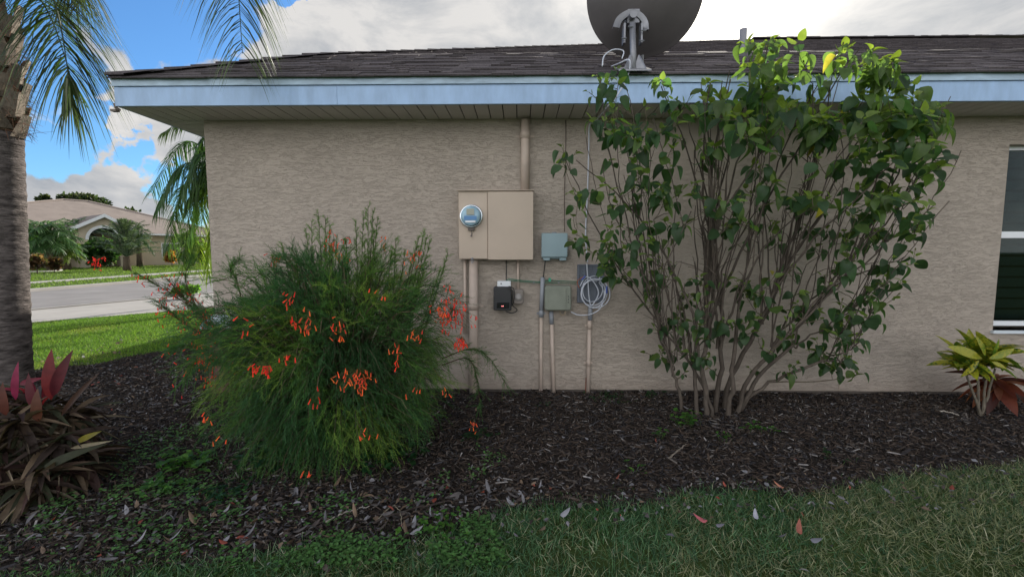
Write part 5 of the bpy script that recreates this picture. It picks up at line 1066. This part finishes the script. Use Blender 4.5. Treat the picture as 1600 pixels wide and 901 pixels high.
# fallen leaves
def litter(n, poly, seed, sc=1., zoff=.02):
    p = sample_poly(poly, n, seed); r = np.random.default_rng(seed); az = r.uniform(0, 6.28, n); D = unit(np.stack([np.cos(az), np.sin(az), r.normal(0, .25, n)], 1)); l_ = r.uniform(.02, .055, n)*sc
    Mx = frames(D, unit(r.normal(0, .35, (n, 3))+[0, 0, 1]), None)*np.stack([l_*r.uniform(.4, 1, n), l_, l_*1.2*r.choice([-1, 1], n)], 1)[:, None, :]
    pal_ = np.array([(.16, .155, .17), (.25, .245, .27), (.10, .09, .09), (.17, .12, .085), (.07, .055, .05), (.28, .07, .05)]); C = pal_[r.choice(6, n, p=[.24, .10, .26, .16, .21, .03])]*r.uniform(.7, 1.2, (n, 1))
    return Mx, np.concatenate([p, (bedh(p[:, 0], p[:, 1])+zoff)[:, None]], 1), C
mb = MB(); mb.batch(*L_SMALL, *litter(800, bed, 61, .8)); 
edge = [(-2.6, 1.75), (-.6, 1.75), (.2, 2.05), (2.0, 2.2), (3.6, 2.55), (3.6, 2.8), (.9, 2.55), (-.4, 2.5), (-2.4, 2.3)]
mb.batch(*L_SMALL, *litter(620, edge, 62, .75)); mb.batch(*L_SMALL, *litter(70, nearp, 63, 1., .03))
lowl = area_px([(60, 800), (330, 780), (520, 770), (720, 765), (900, 785), (760, 815), (640, 850), (420, 865), (200, 890), (40, 870)])
mb.batch(*L_SMALL, *litter(420, lowl, 66, .9)); mb.batch(*L_CROT, *litter(150, lowl, 67, 1.5, .03)); mb.batch(*L_SMALL, *litter(500, area_px([(130, 590), (300, 560), (330, 640), (300, 700), (170, 680)]), 68, .9)); mb.batch(*L_CROT, *litter(160, bed, 69, 1.1, .03))
mb.batch(*L_SMALL, *litter(160, [(-6, 4.2), (-3.2, 4.2), (-3.3, 5.7), (-6, 5.5)], 64, 1.1)); mb.batch(*L_SMALL, *litter(60, [(-6, 5.5), (-3.3, 5.7), (-6, 8)], 65, 1.3, .03))
tag(mb.build('leaf_litter', LEAFD, smooth=True), 'small grey and brown fallen leaves strewn over mulch and lawn edge', 'leaf litter', kind='stuff')
def fallen(px, py, L_, ang, col, label, tilt=.2, w=.8):
    g = G(px, py); g[2] = .045; D = np.array([[math.cos(ang), math.sin(ang), tilt]]); Mx = frames(D, np.array([[.1, -.3, 1]]))*np.array([[L_*w, L_, -L_]])[:, None, :]; mb = MB(); mb.batch(*L_HIB, Mx, np.array([g]), np.array([col])); tag(mb.build('fallen_leaf', LEAFD, smooth=True), label, 'fallen leaf')
fallen(1105, 826, .075, 2.9, (.45, .12, .14), 'pink-red fallen leaf on the grass right of centre', .2, .5)
fallen(1118, 832, 0.043, -.6, (.19, .18, .22), 'lilac-grey fallen leaf touching the pink-red one')
fallen(1183, 824, 0.050, 1.6, (.34, .34, .40), 'pale upright fallen leaf on the grass under the tall shrub', .9, .7)
fallen(1250, 848, .07, 1.2, (.35, .12, .09), 'rusty red fallen leaf on the grass, lower right', .6, .5)
fallen(1265, 856, 0.050, -.5, (.22, .22, .26), 'grey fallen leaf beside the rusty red leaf')
fallen(1225, 773, .06, 2.5, (.42, .18, .12), 'small orange-pink fallen leaf at the lawn edge', .2, .4)
fallen(875, 818, 0.065, .3, (.25, .25, .28), 'curled pale fallen leaf at the tip of the mulch', .4, .6)
fallen(645, 838, 0.058, 1.5, (.18, .18, .20), 'pale fallen leaf lying on edge where mulch meets grass', .6, .5)
def stick(pxs, r, col, label):
    mb = MB(); pts = spl([G(x, y, .045) for x, y in pxs], 20); pts = pts+rng.normal(0, .003, pts.shape); mb.tube(pts, np.linspace(r, r*.5, len(pts)), 6, col); tag(mb.build('stick', BARK), label, 'stick')
stick([(585, 815), (640, 795), (690, 785), (740, 778)], .006, (.05, .04, .035), 'long dark stick lying across the mulch near the lawn')
stick([(590, 812), (612, 790), (625, 800), (628, 825)], .0025, (.3, .27, .2), 'thin pale curved stick by the long dark one')
stick([(508, 815), (540, 800), (575, 790)], .0045, (.34, .31, .27), 'short pale stick pointing to the firecracker bush')
stick([(1045, 715), (1060, 703), (1072, 693)], .006, (.2, .17, .14), 'short brown stick below the bright leafy weed')
stick([(1468, 641), (1485, 644), (1498, 648)], .006, (.4, .36, .32), 'pale stick on the mulch left of the croton')
